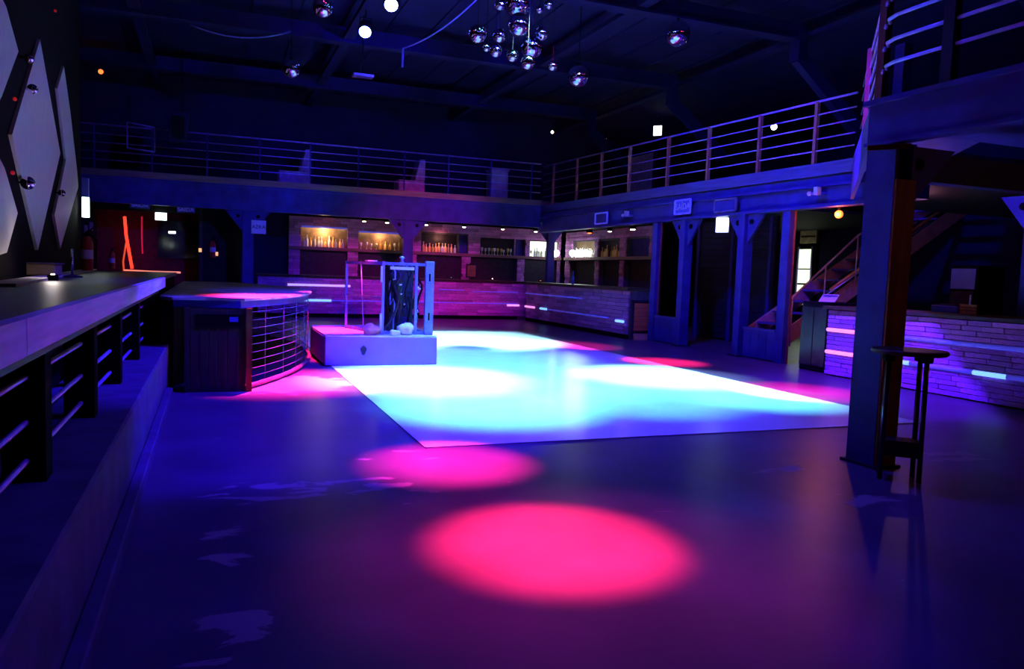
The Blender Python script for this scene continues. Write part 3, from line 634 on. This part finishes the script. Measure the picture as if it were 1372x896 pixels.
row(ob, ub, 2.4, 3.9, 9, [0, 2, 5], 'bottle in the niche behind the blue column', 'bottle', 'bottles behind the column', d=nb)
row(ob, ub, 4.65, 5.95, 11, [0, 2, 3], 'amber bottle in the dark niche next to the column', 'bottle', 'amber bottles next to the column', d=nb)
row(ob, ub, 6.9, 8.15, 10, [4, 5], 'stemmed glass in the darkest niche of the back shelves', 'glass', 'glasses on the back shelves', d=nb, name='wine_glass')
row(ob, ub, 8.9, 9.7, 7, [1, 3, 5], 'bottle silhouetted before the bright pale niche in the corner', 'bottle', 'bottles before the pale niche', d=nb)
orr, ur, nr = (12.6, 26.6, 0), (0, -1, 0), (.1, 0, 0)
row(orr, ur, .6, 2.3, 11, [1, 3, 5], 'brightly backlit bottle in the white niche of the side shelves', 'bottle', 'bottles in the white niche', d=nr)
row(orr, ur, 2.7, 4.1, 7, [0, 2], 'dark bottle in the unlit niche of the side shelves', 'bottle', 'bottles in the unlit niche', d=nr)
# bright lamps in the corner niches
def globe(c, r, label):
    t = thing('shelf_lamp', label, 'lamp', c); MB().sphere(c, r, 16, 10).build('globe', 'em_bay', t, True); MB().lathe(Vector(c)-Vector((0, 0, r+.03)), [(.05, 0), (.03, .04)], 10).build('foot', 'chrome', t)
    bulb(Vector(c)+Vector((-.1, -.15, .02)), (.82, 1, .95), 5, .06)
globe((BX+9.92, 26.9, 2.44), .12, 'bright white globe lamp on the back shelf in the corner')
globe((12.5, 25.85, 2.44), .12, 'bright white globe lamp first on the side shelf'); globe((12.5, 25.35, 2.44), .11, 'bright white globe lamp second on the side shelf'); globe((12.5, 24.75, 2.44), .11, 'bright white globe lamp third on the side shelf beside the pier')
# ceiling downlights above the bar
def downlight(p, m, label, col, pw, r=.065, aim=True):
    p = Vector(p); t = thing('downlight', label, 'lamp', p, 'downlights over the bar')
    MB().lathe(p+Vector((0, 0, .02)), [(r*.8, 0), (r*1.3, .01), (r*1.15, .12), (r*.6, .16)], 14).build('housing', 'black', t)
    MB().lathe(p, [(r*.75, 0), (r*.95, .03)], 14).build('lens', m, t)
    MB().tube([p+Vector((0, 0, .15)), p+Vector((0, 0, .26))], .012).build('stem', 'black', t)
    if pw: bulb(p-Vector((0, 0, .06)), col, pw*.2, .03)
W_ = (1, .85, .7)
for k, ((x, z), mm, pw, lab) in enumerate((((4.69, 3.14), 'em_warm', 12, 'white downlight over the golden bottles'), ((5.46, 3.14), 'em_warm', 5, 'white downlight between golden bottles and blue column'), ((6.81, 3.14), 'em_warm', 5, 'white downlight over the amber bottles beside the blue column'), ((8.17, 3.14), 'em_white', 4, 'white downlight over the dark glasses niche'), ((9.61, 3.14), 'em_warm', 6, 'pinkish downlight near the inner corner'), ((10.88, 3.12), 'em_white', 4, 'white downlight by the corner column'))):
    downlight((x, 25.6, z), mm, lab, (1, .5, .35) if k == 4 else W_, pw)
downlight((11.3, 22.18, 2.97), 'em_orange', 'orange downlight under the side balcony over the bar', (1, .3, .08), 14, .08)
downlight((11.3, 20.84, 2.97), 'em_white', 'white downlight next to the orange downlight', W_, 4); downlight((11.3, 19.46, 2.97), 'em_warm', 'pinkish white downlight near the slim blue post', (1, .6, .5), 6, .08)
# small things on the counters
bt = tag(MB().lathe((10.5, 21.6, 1.34), [(.04, 0), (.045, .02), (.045, .2), (.02, .27), (.018, .36), (.025, .40)], 12).build('bar_bottle', mat('bottle_blue', (.1, .2, .8), .1), None, True), 'blue bottle standing alone on the bar leg', 'bottle')
for p, mm, lab in (((7.6, 25.1, 1.34), 'em_green', 'small green glowing tea light on the main bar'), ((9.1, 25.1, 1.34), 'em_warm', 'small warm tea light on the main bar'), ((10.4, 23.9, 1.34), 'em_orange', 'small red tea light on the bar leg')):
    t = thing('tea_light', lab, 'candle', p); MB().lathe(p, [(.04, 0), (.045, .05)], 12).build('cup', 'glassdark', t); MB().lathe(Vector(p)+Vector((0, 0, .05)), [(.02, 0), (.008, .02)], 10).build('flame', mm, t)
ck = thing('framed_poster', 'small dark framed picture on the back bar below the shelves', 'picture', (8.9, 26.83, 1.4))
box((8.7, 26.84, 1.40), (9.1, 26.87, 1.90)).build('frame', 'steel_dark', ck); box((8.74, 26.832, 1.44), (9.06, 26.84, 1.86)).build('print', 'niche', ck)

# ================================================================ SIGNS AND EXIT LAMPS
def sign(p, w, h, n, text, plate, ink, label, size, frame=None, cat='sign', name='sign'):
    p, n = Vector(p), Vector(n); x = Vector((0, 0, 1)).cross(n); t = thing(name, label, cat, p)
    MB().prism([p-x*w/2-Vector((0, 0, h/2)), p+x*w/2-Vector((0, 0, h/2)), p+x*w/2+Vector((0, 0, h/2)), p-x*w/2+Vector((0, 0, h/2))], -n*.02).build('plate', plate, t)
    if frame:
        for a, b in ((-1, 0), (1, 0), (0, -1), (0, 1)):
            c = p+x*a*w/2+Vector((0, 0, b*h/2))+n*.01; hw, hh = (w/2, 0) if b else (0, h/2)
            MB().bar(c-x*hw-Vector((0, 0, hh)), c+x*hw+Vector((0, 0, hh)), .04, .04, n).build('frame_bar', frame, t)
    if text: lettering(text, t, p+n*.006, size, n, ink)
    return t
XN = (-1, 0, 0); YN = (0, -1, 0)
sign((10.48, 15.75, 3.33), .64, .32, XN, 'SAÍDA', 'signblue', 'signwhite', 'blue SAIDA exit sign on the side balcony fascia', .21, 'led_off')
sign((10.48, 19.85, 3.28), .72, .30, XN, '', 'steel_blue', 'signwhite', 'small empty blue frame on the side balcony fascia', .1, 'led_off')
sign((10.48, 14.1, 3.25), .74, .26, XN, '', 'steel_blue', 'signwhite', 'pale topped empty blue frame above the lit exit box', .1, 'alu')
for y in (18.35, 11.38):
    t = thing('fascia_camera', 'small pale camera fixed to the fascia between empty frame and SAIDA sign' if y > 15 else 'small pale camera fixed to the fascia by the orange lamp', 'camera', (10.45, y, 3.28))
    box((10.40, y-.10, 3.26), (10.62, y+.12, 3.30)).build('arm', 'alu', t); box((10.34, y-.14, 3.24), (10.44, y-.05, 3.38)).build('head', 'signwhite', t); MB().sphere((10.40, y+.12, 3.28), .045, 10, 6).build('dome', 'signwhite', t, True)
sign(aty(187, 275, 25.925), .56, .20, YN, 'SAÍDA', 'signblue', 'led_off', 'dim blue SAIDA sign above the red neon frame', .17)
sign(aty(249, 281, 25.925), .52, .20, YN, 'SAÍDA', 'signblue', 'led_off', 'dim blue SAIDA sign beside the hanging exit box', .17)
sign((1.30, 24.50, 2.74), .42, .40, YN, 'AZKA', 'signwhite', 'black', 'white notice reading AZKA on the column', .15)
def exit_box(p, w, h, n, label, m='em_exit', col=(.8, 1, .85), pw=2, chain=.15):
    p, n = Vector(p), Vector(n); x = Vector((0, 0, 1)).cross(n); t = thing('exit_light', label, 'exit light', p)
    MB().prism([p-x*w/2-Vector((0, 0, h/2)), p+x*w/2-Vector((0, 0, h/2)), p+x*w/2+Vector((0, 0, h/2)), p-x*w/2+Vector((0, 0, h/2))], -n*.06).build('housing', 'signwhite', t)
    e = .015
    MB().prism([p+n*.004-x*(w/2-e)-Vector((0, 0, h/2-e)), p+n*.004+x*(w/2-e)-Vector((0, 0, h/2-e)), p+n*.004+x*(w/2-e)+Vector((0, 0, h/2-e)), p+n*.004-x*(w/2-e)+Vector((0, 0, h/2-e))], n*.004).build('lit_face', m, t)
    MB().tube([p-n*.03+Vector((0, 0, h/2)), p-n*.03+Vector((0, 0, h/2+chain))], .008, 6).build('hanger', 'black', t)
    if pw: bulb(p+n*.15, col, pw, .1)
exit_box((-1.49, 26.0, 2.98), .34, .24, YN, 'bright white exit box hanging by the dark doorway', chain=.4)
exit_box((-1.19, 26.3, 2.52), .22, .09, YN, 'small bright light strip in the dark doorway', chain=.9, pw=0)
exit_box((10.75, 14.55, 2.86), .30, .34, (-.8, -.6, 0), 'bright exit box hanging under the side balcony', pw=1.5)
p = atx(881, 175, 14.0); exit_box(p, .30, .34, (-.75, -.66, 0), 'bright exit box on the upper floor behind the balcony rail', pw=.8, chain=.5)
p = atx(1037, 170, 12.5); t = thing('wall_lantern', 'bright white lantern on the upper floor behind the rail posts', 'lamp', p)
MB().sphere(p, .07, 14, 8).build('globe', 'em_bay', t, True); MB().bar(p+Vector((.08, 0, .1)), p+Vector((.25, 0, .1)), .03, .03).build('bracket', 'black', t); bulb(p+Vector((-.2, -.15, 0)), (.8, .95, 1), 2, .06)
p = bp_(104, 277)+bn*.12; t = thing('emergency_lamp', 'bright emergency lamp at the end of the stage backdrop', 'lamp', p)
box(p-Vector((.05, .06, .17)), p+Vector((.05, .06, .17))).build('diffuser', 'em_exit', t); box(p+Vector((-.05, -.06, .17)), p+Vector((.05, .06, .50))).build('housing', 'signblue', t); bulb(p+Vector((.25, -.1, -.1)), (.85, 1, .9), 3, .06)
# orange lamp with a reflector under the side balcony
p = atx(1124, 287, 10.72); t = thing('orange_lamp', 'glowing orange lamp under the side balcony', 'lamp', p)
MB().sphere(p, .075, 14, 10).build('bulb', 'em_orange', t, True); MB().lathe(p+Vector((0, 0, .05)), [(.03, 0), (.03, .08), (.06, .12)], 12).build('socket', 'black', t); bulb(p-Vector((.12, .05, .02)), (1, .22, .04), 40, .06)
# warm lamp above the left balcony and uplit patches upstairs
p = aty(135, 96, 25.5); t = thing('warm_lamp', 'small warm lamp above the back balcony near the square frame', 'lamp', p)
MB().sphere(p, .07, 12, 8).build('bulb', 'em_orange', t, True); MB().bar(p+Vector((0, .1, .05)), p+Vector((0, 1.7, .05)), .03, .03).build('bracket', 'black', t); bulb(p-Vector((.15, .15, .1)), (1, .2, .05), .8, .05)
for u, v, x, mm, lab, col in ((740, 177, 11.5, 'em_warm', 'small warm lamp in the dark upper corner', None), (811, 187, 13.2, 'em_warm', 'warm lamp casting an orange glow upstairs', (1, .3, .12))):
    p = atx(u, v, x); t = thing('upstairs_lamp', lab, 'lamp', p); MB().sphere(p, .05, 12, 8).build('bulb', mm, t, True); MB().tube([p+Vector((0, 0, .04)), p+Vector((0, 0, .25))], .012).build('stem', 'black', t)
    if col: bulb(p-Vector((0, 0, .1)), col, 3, .04)
t = thing('notice_board', 'orange lit board on the upper floor behind the rail', 'board', (13.4, 23.5, 4))
pp = atx(817, 205, 13.4); box((13.42, 22.0, 4.0), (13.5, 23.6, 5.7)).build('board', 'cream', t); box((13.40, 21.9, 4.0), (13.5, 21.995, 5.75)).build('edge_post', 'darkwood', t)

# ================================================================ LEFT REAR DOORWAY
wb = bpy.data.objects['wall_back']
lb = thing('doorway_lobby', 'dark lobby doorway with reddish rear panel under the balcony', 'doorway', (-1.6, 27, 0))
box((-3.4, 27.15, 0), (.2, 27.24, 3.2)).build('rear_panel', mat('lobby_red', (.10, .01, .02), .5), lb)
box((-3.6, 26.3, 0), (-3.4, 27.2, 3.4)).build('jamb', 'wall_black', lb); box((.2, 26.3, 0), (.4, 27.2, 3.4)).build('jamb', 'wall_black', lb)
box((-1.65, 27.10, 1.75), (-.3, 27.15, 2.9)).build('dark_glass', 'glassdark', lb); box((-1.7, 27.06, 1.70), (-.3, 27.14, 1.75)).build('sill', 'darkwood', lb)
nf = thing('neon_sign', 'red neon tube figure leaning in the dark doorway', 'neon', aty(173, 366, 26.5))
def tube_px(pts, r, mm, y=26.5): MB().tube([aty(u, v, y) for u, v in pts], r, 8).build('neon_tube', mm, nf, True)
tube_px([(167, 290), (169, 315), (177, 360)], .045, 'em_neon'); tube_px([(169, 325), (165, 350), (166, 364)], .025, mat('neon_dim', (.6, .15, .05), .4, emit=(1, .12, .03), estr=.6)); tube_px([(166, 362), (205, 364), (242, 365)], .03, mat('neon_pale', (.8, .3, .2), .4, emit=(1, .25, .16), estr=1.0)); tube_px([(190, 290), (190, 318), (191, 340)], .022, mat('neon_deep', (.5, .02, .08), .4, emit=(.8, .01, .06), estr=.5))
bulb((-2.2, 26.3, 2.0), (1, .02, .03), .7, .2)
def extinguisher(p, label):
    p = Vector(p); t = thing('fire_extinguisher', label, 'extinguisher', p, 'fire extinguishers')
    MB().lathe(p, [(.08, 0), (.085, .02), (.085, .42), (.06, .50), (.03, .53)], 16).build('cylinder', 'red', t, True)
    MB().lathe(p+Vector((0, 0, .53)), [(.03, 0), (.03, .06), (.015, .08)], 10).build('valve', 'black', t); MB().bar(p+Vector((0, 0, .6)), p+Vector((.1, -.06, .66)), .02, .02).build('lever', 'black', t)
    MB().tube([p+Vector((.03, 0, .57)), p+Vector((.14, -.03, .48)), p+Vector((.12, -.03, .2))], .012).build('hose', 'black', t, True)
    MB().lathe(p+Vector((0, 0, .18)), [(.087, 0), (.087, .14)], 16).build('paper_label', 'signwhite', t)
q = bp_(95, 352); extinguisher((q.x+.25, q.y-.2, 1.42), 'red fire extinguisher standing at the end of the stage backdrop')
extinguisher(aty(150, 360, 25.9), 'red fire extinguisher beside the red neon tube')
extinguisher(aty(285, 345, 25.9), 'red fire extinguisher on the wall between exit box and column')
for u, v, lab in ((122, 303, 'small pale card on the dark wall, upper'), (115, 307, 'small pale card on the dark wall, lower'), (268, 335, 'tiny warm switch light beside the doorway'), (290, 340, 'tiny amber light below the red extinguisher sign')):
    p = aty(u, v, 25.935); t = tag(box(p-Vector((.04, .01, .12 if u < 200 else .06)), p+Vector((.05, .01, .12 if u < 200 else .06))).build('wall_card' if u < 200 else 'switch_light', 'cream' if u < 200 else mat('amber', (.8, .5, .2), .4, emit=(1, .5, .2), estr=1.0)), lab, 'card' if u < 200 else 'light')
wl = thing('lobby_wall', 'dark wall between the stage backdrop and the red neon doorway', 'wall panel', (-3.9, 26, 0))
box((-6.9, 25.95, 0), (-3.4, 26.05, 3.42)).build('panel', 'wall_black', wl); wl2 = box((-3.4, 25.95, 3.1), (-.42, 26.0, 3.42)).build('lintel', 'wall_black', wl)
w3 = thing('lobby_pier', 'dark wall between the doorway and the AZKA column', 'wall panel', (.7, 26, 0))
box((-.35, 25.95, 0), (.9, 26.05, 3.42)).build('panel', 'wall_black', w3); box((-.4, 25.93, 0), (-.3, 26.07, 3.42)).build('edge', 'darkwood', w3)

# ================================================================ STAIR, WINDOW, BAR END
sr = thing('stair', 'straight stair with pink stringer and handrail rising behind the side bar', 'stair', (13, 12.6, 0))
s0, s1 = aty(1090, 437, 12.5), aty(1312, 275, 12.5)
dv = (s1-s0).normalized()
P0 = s0-dv*1.2
MB().prism([P0, s1, s1+Vector((0, 0, .36)), P0+Vector((0, 0, .36))], (0, .05, 0)).build('stringer', 'pinkstringer', sr)
MB().prism([P0+Vector((0, 1.1, 0)), s1+Vector((0, 1.1, 0)), s1+Vector((0, 1.1, .36)), P0+Vector((0, 1.1, .36))], (0, .05, 0)).build('stringer', 'pinkstringer', sr)
for k in range(14):
    c = P0.lerp(s1, (k+.6)/14); box((c.x-.15, c.y+.05, c.z+.22), (c.x+.15, c.y+1.1, c.z+.26)).build('tread', 'deckwood_y', sr)
h0, h1, h2 = aty(1062, 398, 12.4), aty(1150, 315, 12.4), aty(1280, 240, 12.4)
MB().tube([h0+Vector((-.12, 0, -.25)), h0, h0+(h1-h0)*.12, h1, h2], .022).build('handrail', 'rail', sr, True)
g0, g1 = aty(1100, 400, 12.4), aty(1150, 365, 12.4)
MB().tube([g0, g1, g1+(g1-g0)*2], .014).build('mid_rail', 'rail', sr, True)
MB().tube([P0.lerp(s1, .25)+Vector((0, -.02, .55)), s1+Vector((0, -.02, .55))], .03).build('stringer_rail', mat('rail_orange', (.55, .18, .12), .45), sr, True)
for t_ in (.0, .5, 1): q = h0.lerp(h1, t_); MB().tube([(q.x, q.y, q.z-1.0), q], .014).build('baluster', 'rail', sr, True)
# window in the right wall with glowing panes
c = atx(1080, 369, 17.45)
wn = box((17.40, c.y-.42, c.z-1.0), (17.52, c.y+.42, c.z+.9)).build('window_1', 'black'); struct(wn)
for z0, z1 in ((-.92, -.30), (-.24, .18), (.22, .82)): box((17.37, c.y-.27, c.z+z0), (17.41, c.y+.27, c.z+z1)).build('pane', 'em_window', wn)
for y in (-.30, .30): box((17.34, c.y+y-.03, c.z-1), (17.42, c.y+y+.03, c.z+.9)).build('window_frame', 'alu', wn)
bulb((16.6, c.y, c.z), (.85, 1, .75), 8, .3)
t = thing('wall_sign', 'small brown board on the wall above the lit window', 'sign', atx(1084, 317, 17.3)); q = atx(1084, 317, 17.3); box(q-Vector((.03, .35, .2)), q+Vector((.03, .35, .2))).build('board', 'cream', t); box(q-Vector((.04, .30, .02)), q+Vector((-.031, .30, .02))).build('line', 'darkwood', t)
cb = thing('bar_end_cabinet', 'tall black cabinet standing at the end of the side bar', 'cabinet', (10.9, 11.0, 0))
box((10.36, 10.75, 0), (11.1, 11.45, 1.28)).build('body', 'black', cb, bevel=.02); box((10.34, 10.80, .1), (10.36, 11.1, 1.18)).build('door', 'blackgloss', cb); box((10.34, 11.12, .1), (10.36, 11.42, 1.18)).build('door', 'blackgloss', cb)
q = Vector((10.6, 11.3, 1.28)); t = thing('clipboard', 'small pale card leaning on the black cabinet', 'card', q); MB().prism([q, q+Vector((.2, -.2, 0)), q+Vector((.3, -.2, .14)), q+Vector((.1, 0, .14))], (.01, .01, 0)).build('sheet', 'signwhite', t); MB().bar(q+Vector((.08, -.02, .12)), q+Vector((.26, -.2, .12)), .02, .02).build('clip', 'alu', t)
# wall behind the stair and fridge behind the side bar
bw = thing('stair_wall', 'dark slatted wall behind the columns and stair', 'wall panel', (13.4, 15, 0))
for k in range(20): box((12.9, 15.3, .05+k*.16), (12.94, 18.6, .19+k*.16)).build('slat', 'steel_dark', bw)
box((12.95, 15.3, 0), (13.0, 18.6, 3.24)).build('backing', 'wall_black', bw)
for k in range(3): box((12.86, 15.4+k*1.5, 0), (12.90, 15.5+k*1.5, 3.24)).build('batten', 'steel_blue', bw)
fr = thing('drinks_fridge', 'tall drinks fridge with blue lit header behind the side bar', 'fridge', (13.2, 9.3, 0))
f0, f1 = atx(1275, 357, 13.2), atx(1308, 402, 13.2)
box((13.2, f1.y, 0), (13.9, f0.y, f0.z+.02)).build('cabinet', 'black', fr); box((13.17, f1.y+.03, f0.z-.42), (13.2, f0.y-.03, f0.z-.04)).build('header', 'signblue', fr); box((13.17, f1.y+.05, .3), (13.2, f0.y-.05, f0.z-.46)).build('glass_door', 'glassdark', fr); box((13.15, f1.y+.07, .9), (13.17, f1.y+.10, 1.5)).build('handle', 'alu', fr)
cr = thing('till', 'low grey till standing on the side bar counter', 'till', (10.75, 7.9, 1.23))
q0, q1 = atx(1250, 415, 10.75), atx(1286, 415, 10.75)
box((10.7, q1.y, 1.23), (10.95, q0.y, 1.34)).build('body', 'signblue', cr, bevel=.01); box((10.72, q1.y+.05, 1.34), (10.93, q0.y-.05, 1.36)).build('keypad', 'steel_dark', cr)
cx_ = atx(1303, 415, 10.8); t = thing('wooden_crate', 'small brown wooden crate beside the till', 'crate', (10.8, cx_.y, 1.23))
for k in range(3): box((10.70, cx_.y-.14, 1.235+k*.05), (10.72, cx_.y+.14, 1.275+k*.05)).build('slat', 'hatch', t)
box((10.72, cx_.y-.13, 1.23), (10.92, cx_.y+.13, 1.37)).build('box_body', 'darkwood', t)
p = atx(1201, 283, 12.0); t = thing('stair_lamp', 'small bright white lamp beside the stair handrail', 'lamp', p); MB().lathe(p, [(.06, 0), (.07, .03)], 12).build('lens', 'em_white', t); MB().lathe(p+Vector((0, 0, .03)), [(.09, 0), (.05, .1)], 12).build('housing', 'black', t); MB().tube([p+Vector((0, 0, .1)), p+Vector((0, 0, .3))], .012).build('stem', 'black', t); bulb(p+Vector((0, -.6, -.15)), (1, .35, .6), 9, .05)

# ================================================================ THINGS ON THE BACK BALCONY
def lounge(x, w, label):
    t = thing('lounge_chair', label, 'chair', (x, 25.5, 4.15), 'chairs on the back balcony')
    box((x, 25.2, 4.17), (x+w, 25.9, 4.58)).build('seat', 'fabric', t, bevel=.03)
    MB().prism([(x+w-.34, 25.2, 4.58), (x+w, 25.2, 4.58), (x+w, 25.2, 5.28), (x+w-.18, 25.2, 5.28)], (0, .7, 0)).build('backrest', 'fabric', t, bevel=.02)
    for dx in (.05, w-.09):
        for y in (25.24, 25.82): box((x+dx, y, 4.15), (x+dx+.05, y+.05, 4.18)).build('leg', 'black', t)
lounge(1.92, .98, 'purple upholstered chair beside the AZKA column, upstairs'); lounge(5.72, .90, 'purple upholstered chair on the balcony above the blue bar column')
t = thing('pedestal', 'square purple pedestal on the balcony near the inner corner', 'pedestal', (9.3, 25.5, 4.15)); box((9.0, 25.25, 4.15), (9.62, 25.8, 5.15)).build('body', 'fabric', t, bevel=.02); box((8.97, 25.22, 5.15), (9.65, 25.83, 5.2)).build('cap', 'fabric', t)
t = thing('square_frame', 'square metal tube frame hung on the balcony rail', 'frame', (-1.9, 24.42, 4.73))
for a, b in (((-2.28, 4.78), (-2.28, 5.5)), ((-1.57, 4.73), (-1.57, 5.42)), ((-2.28, 4.78), (-1.57, 4.73)), ((-2.28, 5.5), (-1.57, 5.42))): MB().tube([(a[0], 24.51, a[1]), (b[0], 24.51, b[1])], .02).build('frame_bar', 'rail', t, True)
p = aty(238, 170, 23.5); t = thing('hanging_speaker', 'dark loudspeaker hanging before the back balcony', 'speaker', p)
MB().prism([p+Vector((-.28, 0, -.42)), p+Vector((.22, 0, -.42)), p+Vector((.30, 0, .42)), p+Vector((-.12, 0, .42))], (0, .5, 0)).build('cabinet', 'steel_dark', t, bevel=.02)
box(p+Vector((-.15, -.012, -.32)), p+Vector((.18, -.002, .3))).build('grille', 'black', t); MB().tube([p+Vector((.1, .25, .42)), Vector((p.x+.1, p.y+.25, 7.54))], .02).build('hanger', 'black', t)

# ================================================================ CEILING FIXTURES
cl = Vector((5.03, 13, 6.0))
def pxball(u, v, rpx, y): p = aty(u, v, y); return p, rpx*((p-CO).dot(fw))/FOC
clus = thing('mirror_ball_cluster', 'cluster of many mirror balls hanging above the dance floor', 'mirror balls', (5.0, 13, 6.9))
MB().lathe((5.05, 13, 6.86), [(.45, 0), (.45, .05), (.1, .08)], 24).build('hanging_plate', 'black', clus)
for k, (zx, zy, zr, dy) in enumerate(((655, 225, 105, 0), (640, 20, 130, .3), (275, 310, 82, -.2), (475, 325, 66, .2), (355, 440, 34, -.3), (440, 465, 60, 0), (595, 512, 55, -.2), (770, 430, 104, .1), (735, 572, 66, -.3), (865, 305, 65, .1), (965, 605, 46, .2), (930, 42, 45, -.1), (845, 88, 36, .3), (480, 42, 52, -.2))):
    p, r = pxball(600+zx/6.86, zy/6.86, zr/6.86, 13+dy*2)
    b = MB().sphere(p, r, 28, 16).build('ball', 'mirror', clus, True)
    MB().tube([p+Vector((0, 0, r)), Vector((p.x, p.y, 6.87))], .004, 5).build('cord', 'black', b)
for u, v, r, y, lab in ((390, 92, 12, 15, 'single mirror ball hanging furthest from the cluster, before the back wall'), (432, 10, 13, 12.5, 'single mirror ball hanging near the blue wash lamps'), (775, 102, 14, 14.5, 'single mirror ball hanging beside the cluster'), (908, 45, 17, 13, 'single mirror ball hanging towards the side balcony')):
    p, rr = pxball(u, v, r, y); hung_ball(p, rr, lab, 'single mirror balls')
def par_can(pos, aim, m, label, lr=.085):
    pos, aim = Vector(pos), Vector(aim); d = (aim-pos).normalized(); t = thing('par_can', label, 'stage light', pos-d*.12, 'stage lights on the roof beams')
    MB().tube([pos-d*.05, pos-d*.30, pos-d*.38], [lr*1.25, lr*1.2, lr*.6], 16).build('housing', 'black', t, True)
    MB().tube([pos-d*.045, pos-d*.035], [lr, lr], 16).build('lens', m, t, True)
    MB().tube([pos-d*.2+Vector((-.12, 0, 0)), pos-d*.2+Vector((-.12, 0, .22)), pos-d*.2+Vector((.12, 0, .22)), pos-d*.2+Vector((.12, 0, 0))], .012, 6).build('yoke', 'black', t)
    MB().tube([pos-d*.2+Vector((0, 0, .22)), Vector((pos.x-d.x*.2, pos.y-d.y*.2, 7.51))], .014, 6).build('hook', 'black', t)
for pos, aim, col, lab in SPOTS:
    par_can(pos, aim, 'em_cyanlamp' if col[1] > .5 else 'em_redlamp' if col[0] > .9 else 'em_blue', lab)
for u, v, y in ((524, 8, 14.5), (489, 44, 16.5)):
    p = aty(u, v, y); par_can(p, p+Vector((-.25*p.x/3, -1, -.9)), 'em_blue', 'glaring blue lamp hanging beside a single mirror ball, the higher one' if v < 20 else 'glaring blue lamp hanging lower, closer to the back balcony', .125)
t = thing('ceiling_cable', 'thin pale cable sagging between the roof beams', 'cable', aty(560, 60, 15))
def sag(a, b, s, n=14): a, b = Vector(a), Vector(b); return [a.lerp(b, i/n)-Vector((0, 0, s*4*(i/n)*(1-i/n))) for i in range(n+1)]
MB().tube(sag(aty(540, 65, 15), aty(640, -2, 14), .12), .012, 6).build('cable', 'alu', t, True); MB().tube([aty(540, 65, 15), aty(539, 90, 15)], .02, 6).build('plug', 'alu', t)
t = thing('ceiling_cable', 'thin pale cable sagging before the back balcony wall', 'cable', aty(320, 45, 18)); MB().tube(sag(aty(255, 33, 18), aty(390, 42, 18), .2), .014, 6).build('cable', 'alu', t, True)
t = thing('ceiling_tray', 'small pale equipment tray fixed below the roof', 'tray', aty(486, 102, 17)); q = aty(486, 102, 17); box(q+Vector((-.22, -.12, -.02)), q+Vector((.22, .12, .03))).build('tray', 'alu', t); MB().tube([q+Vector((0, 0, .03)), Vector((q.x, q.y, 7.5))], .012).build('hanger', 'black', t)

# sort out shared labels for alike lamps, refresh
bpy.context.view_layer.update()
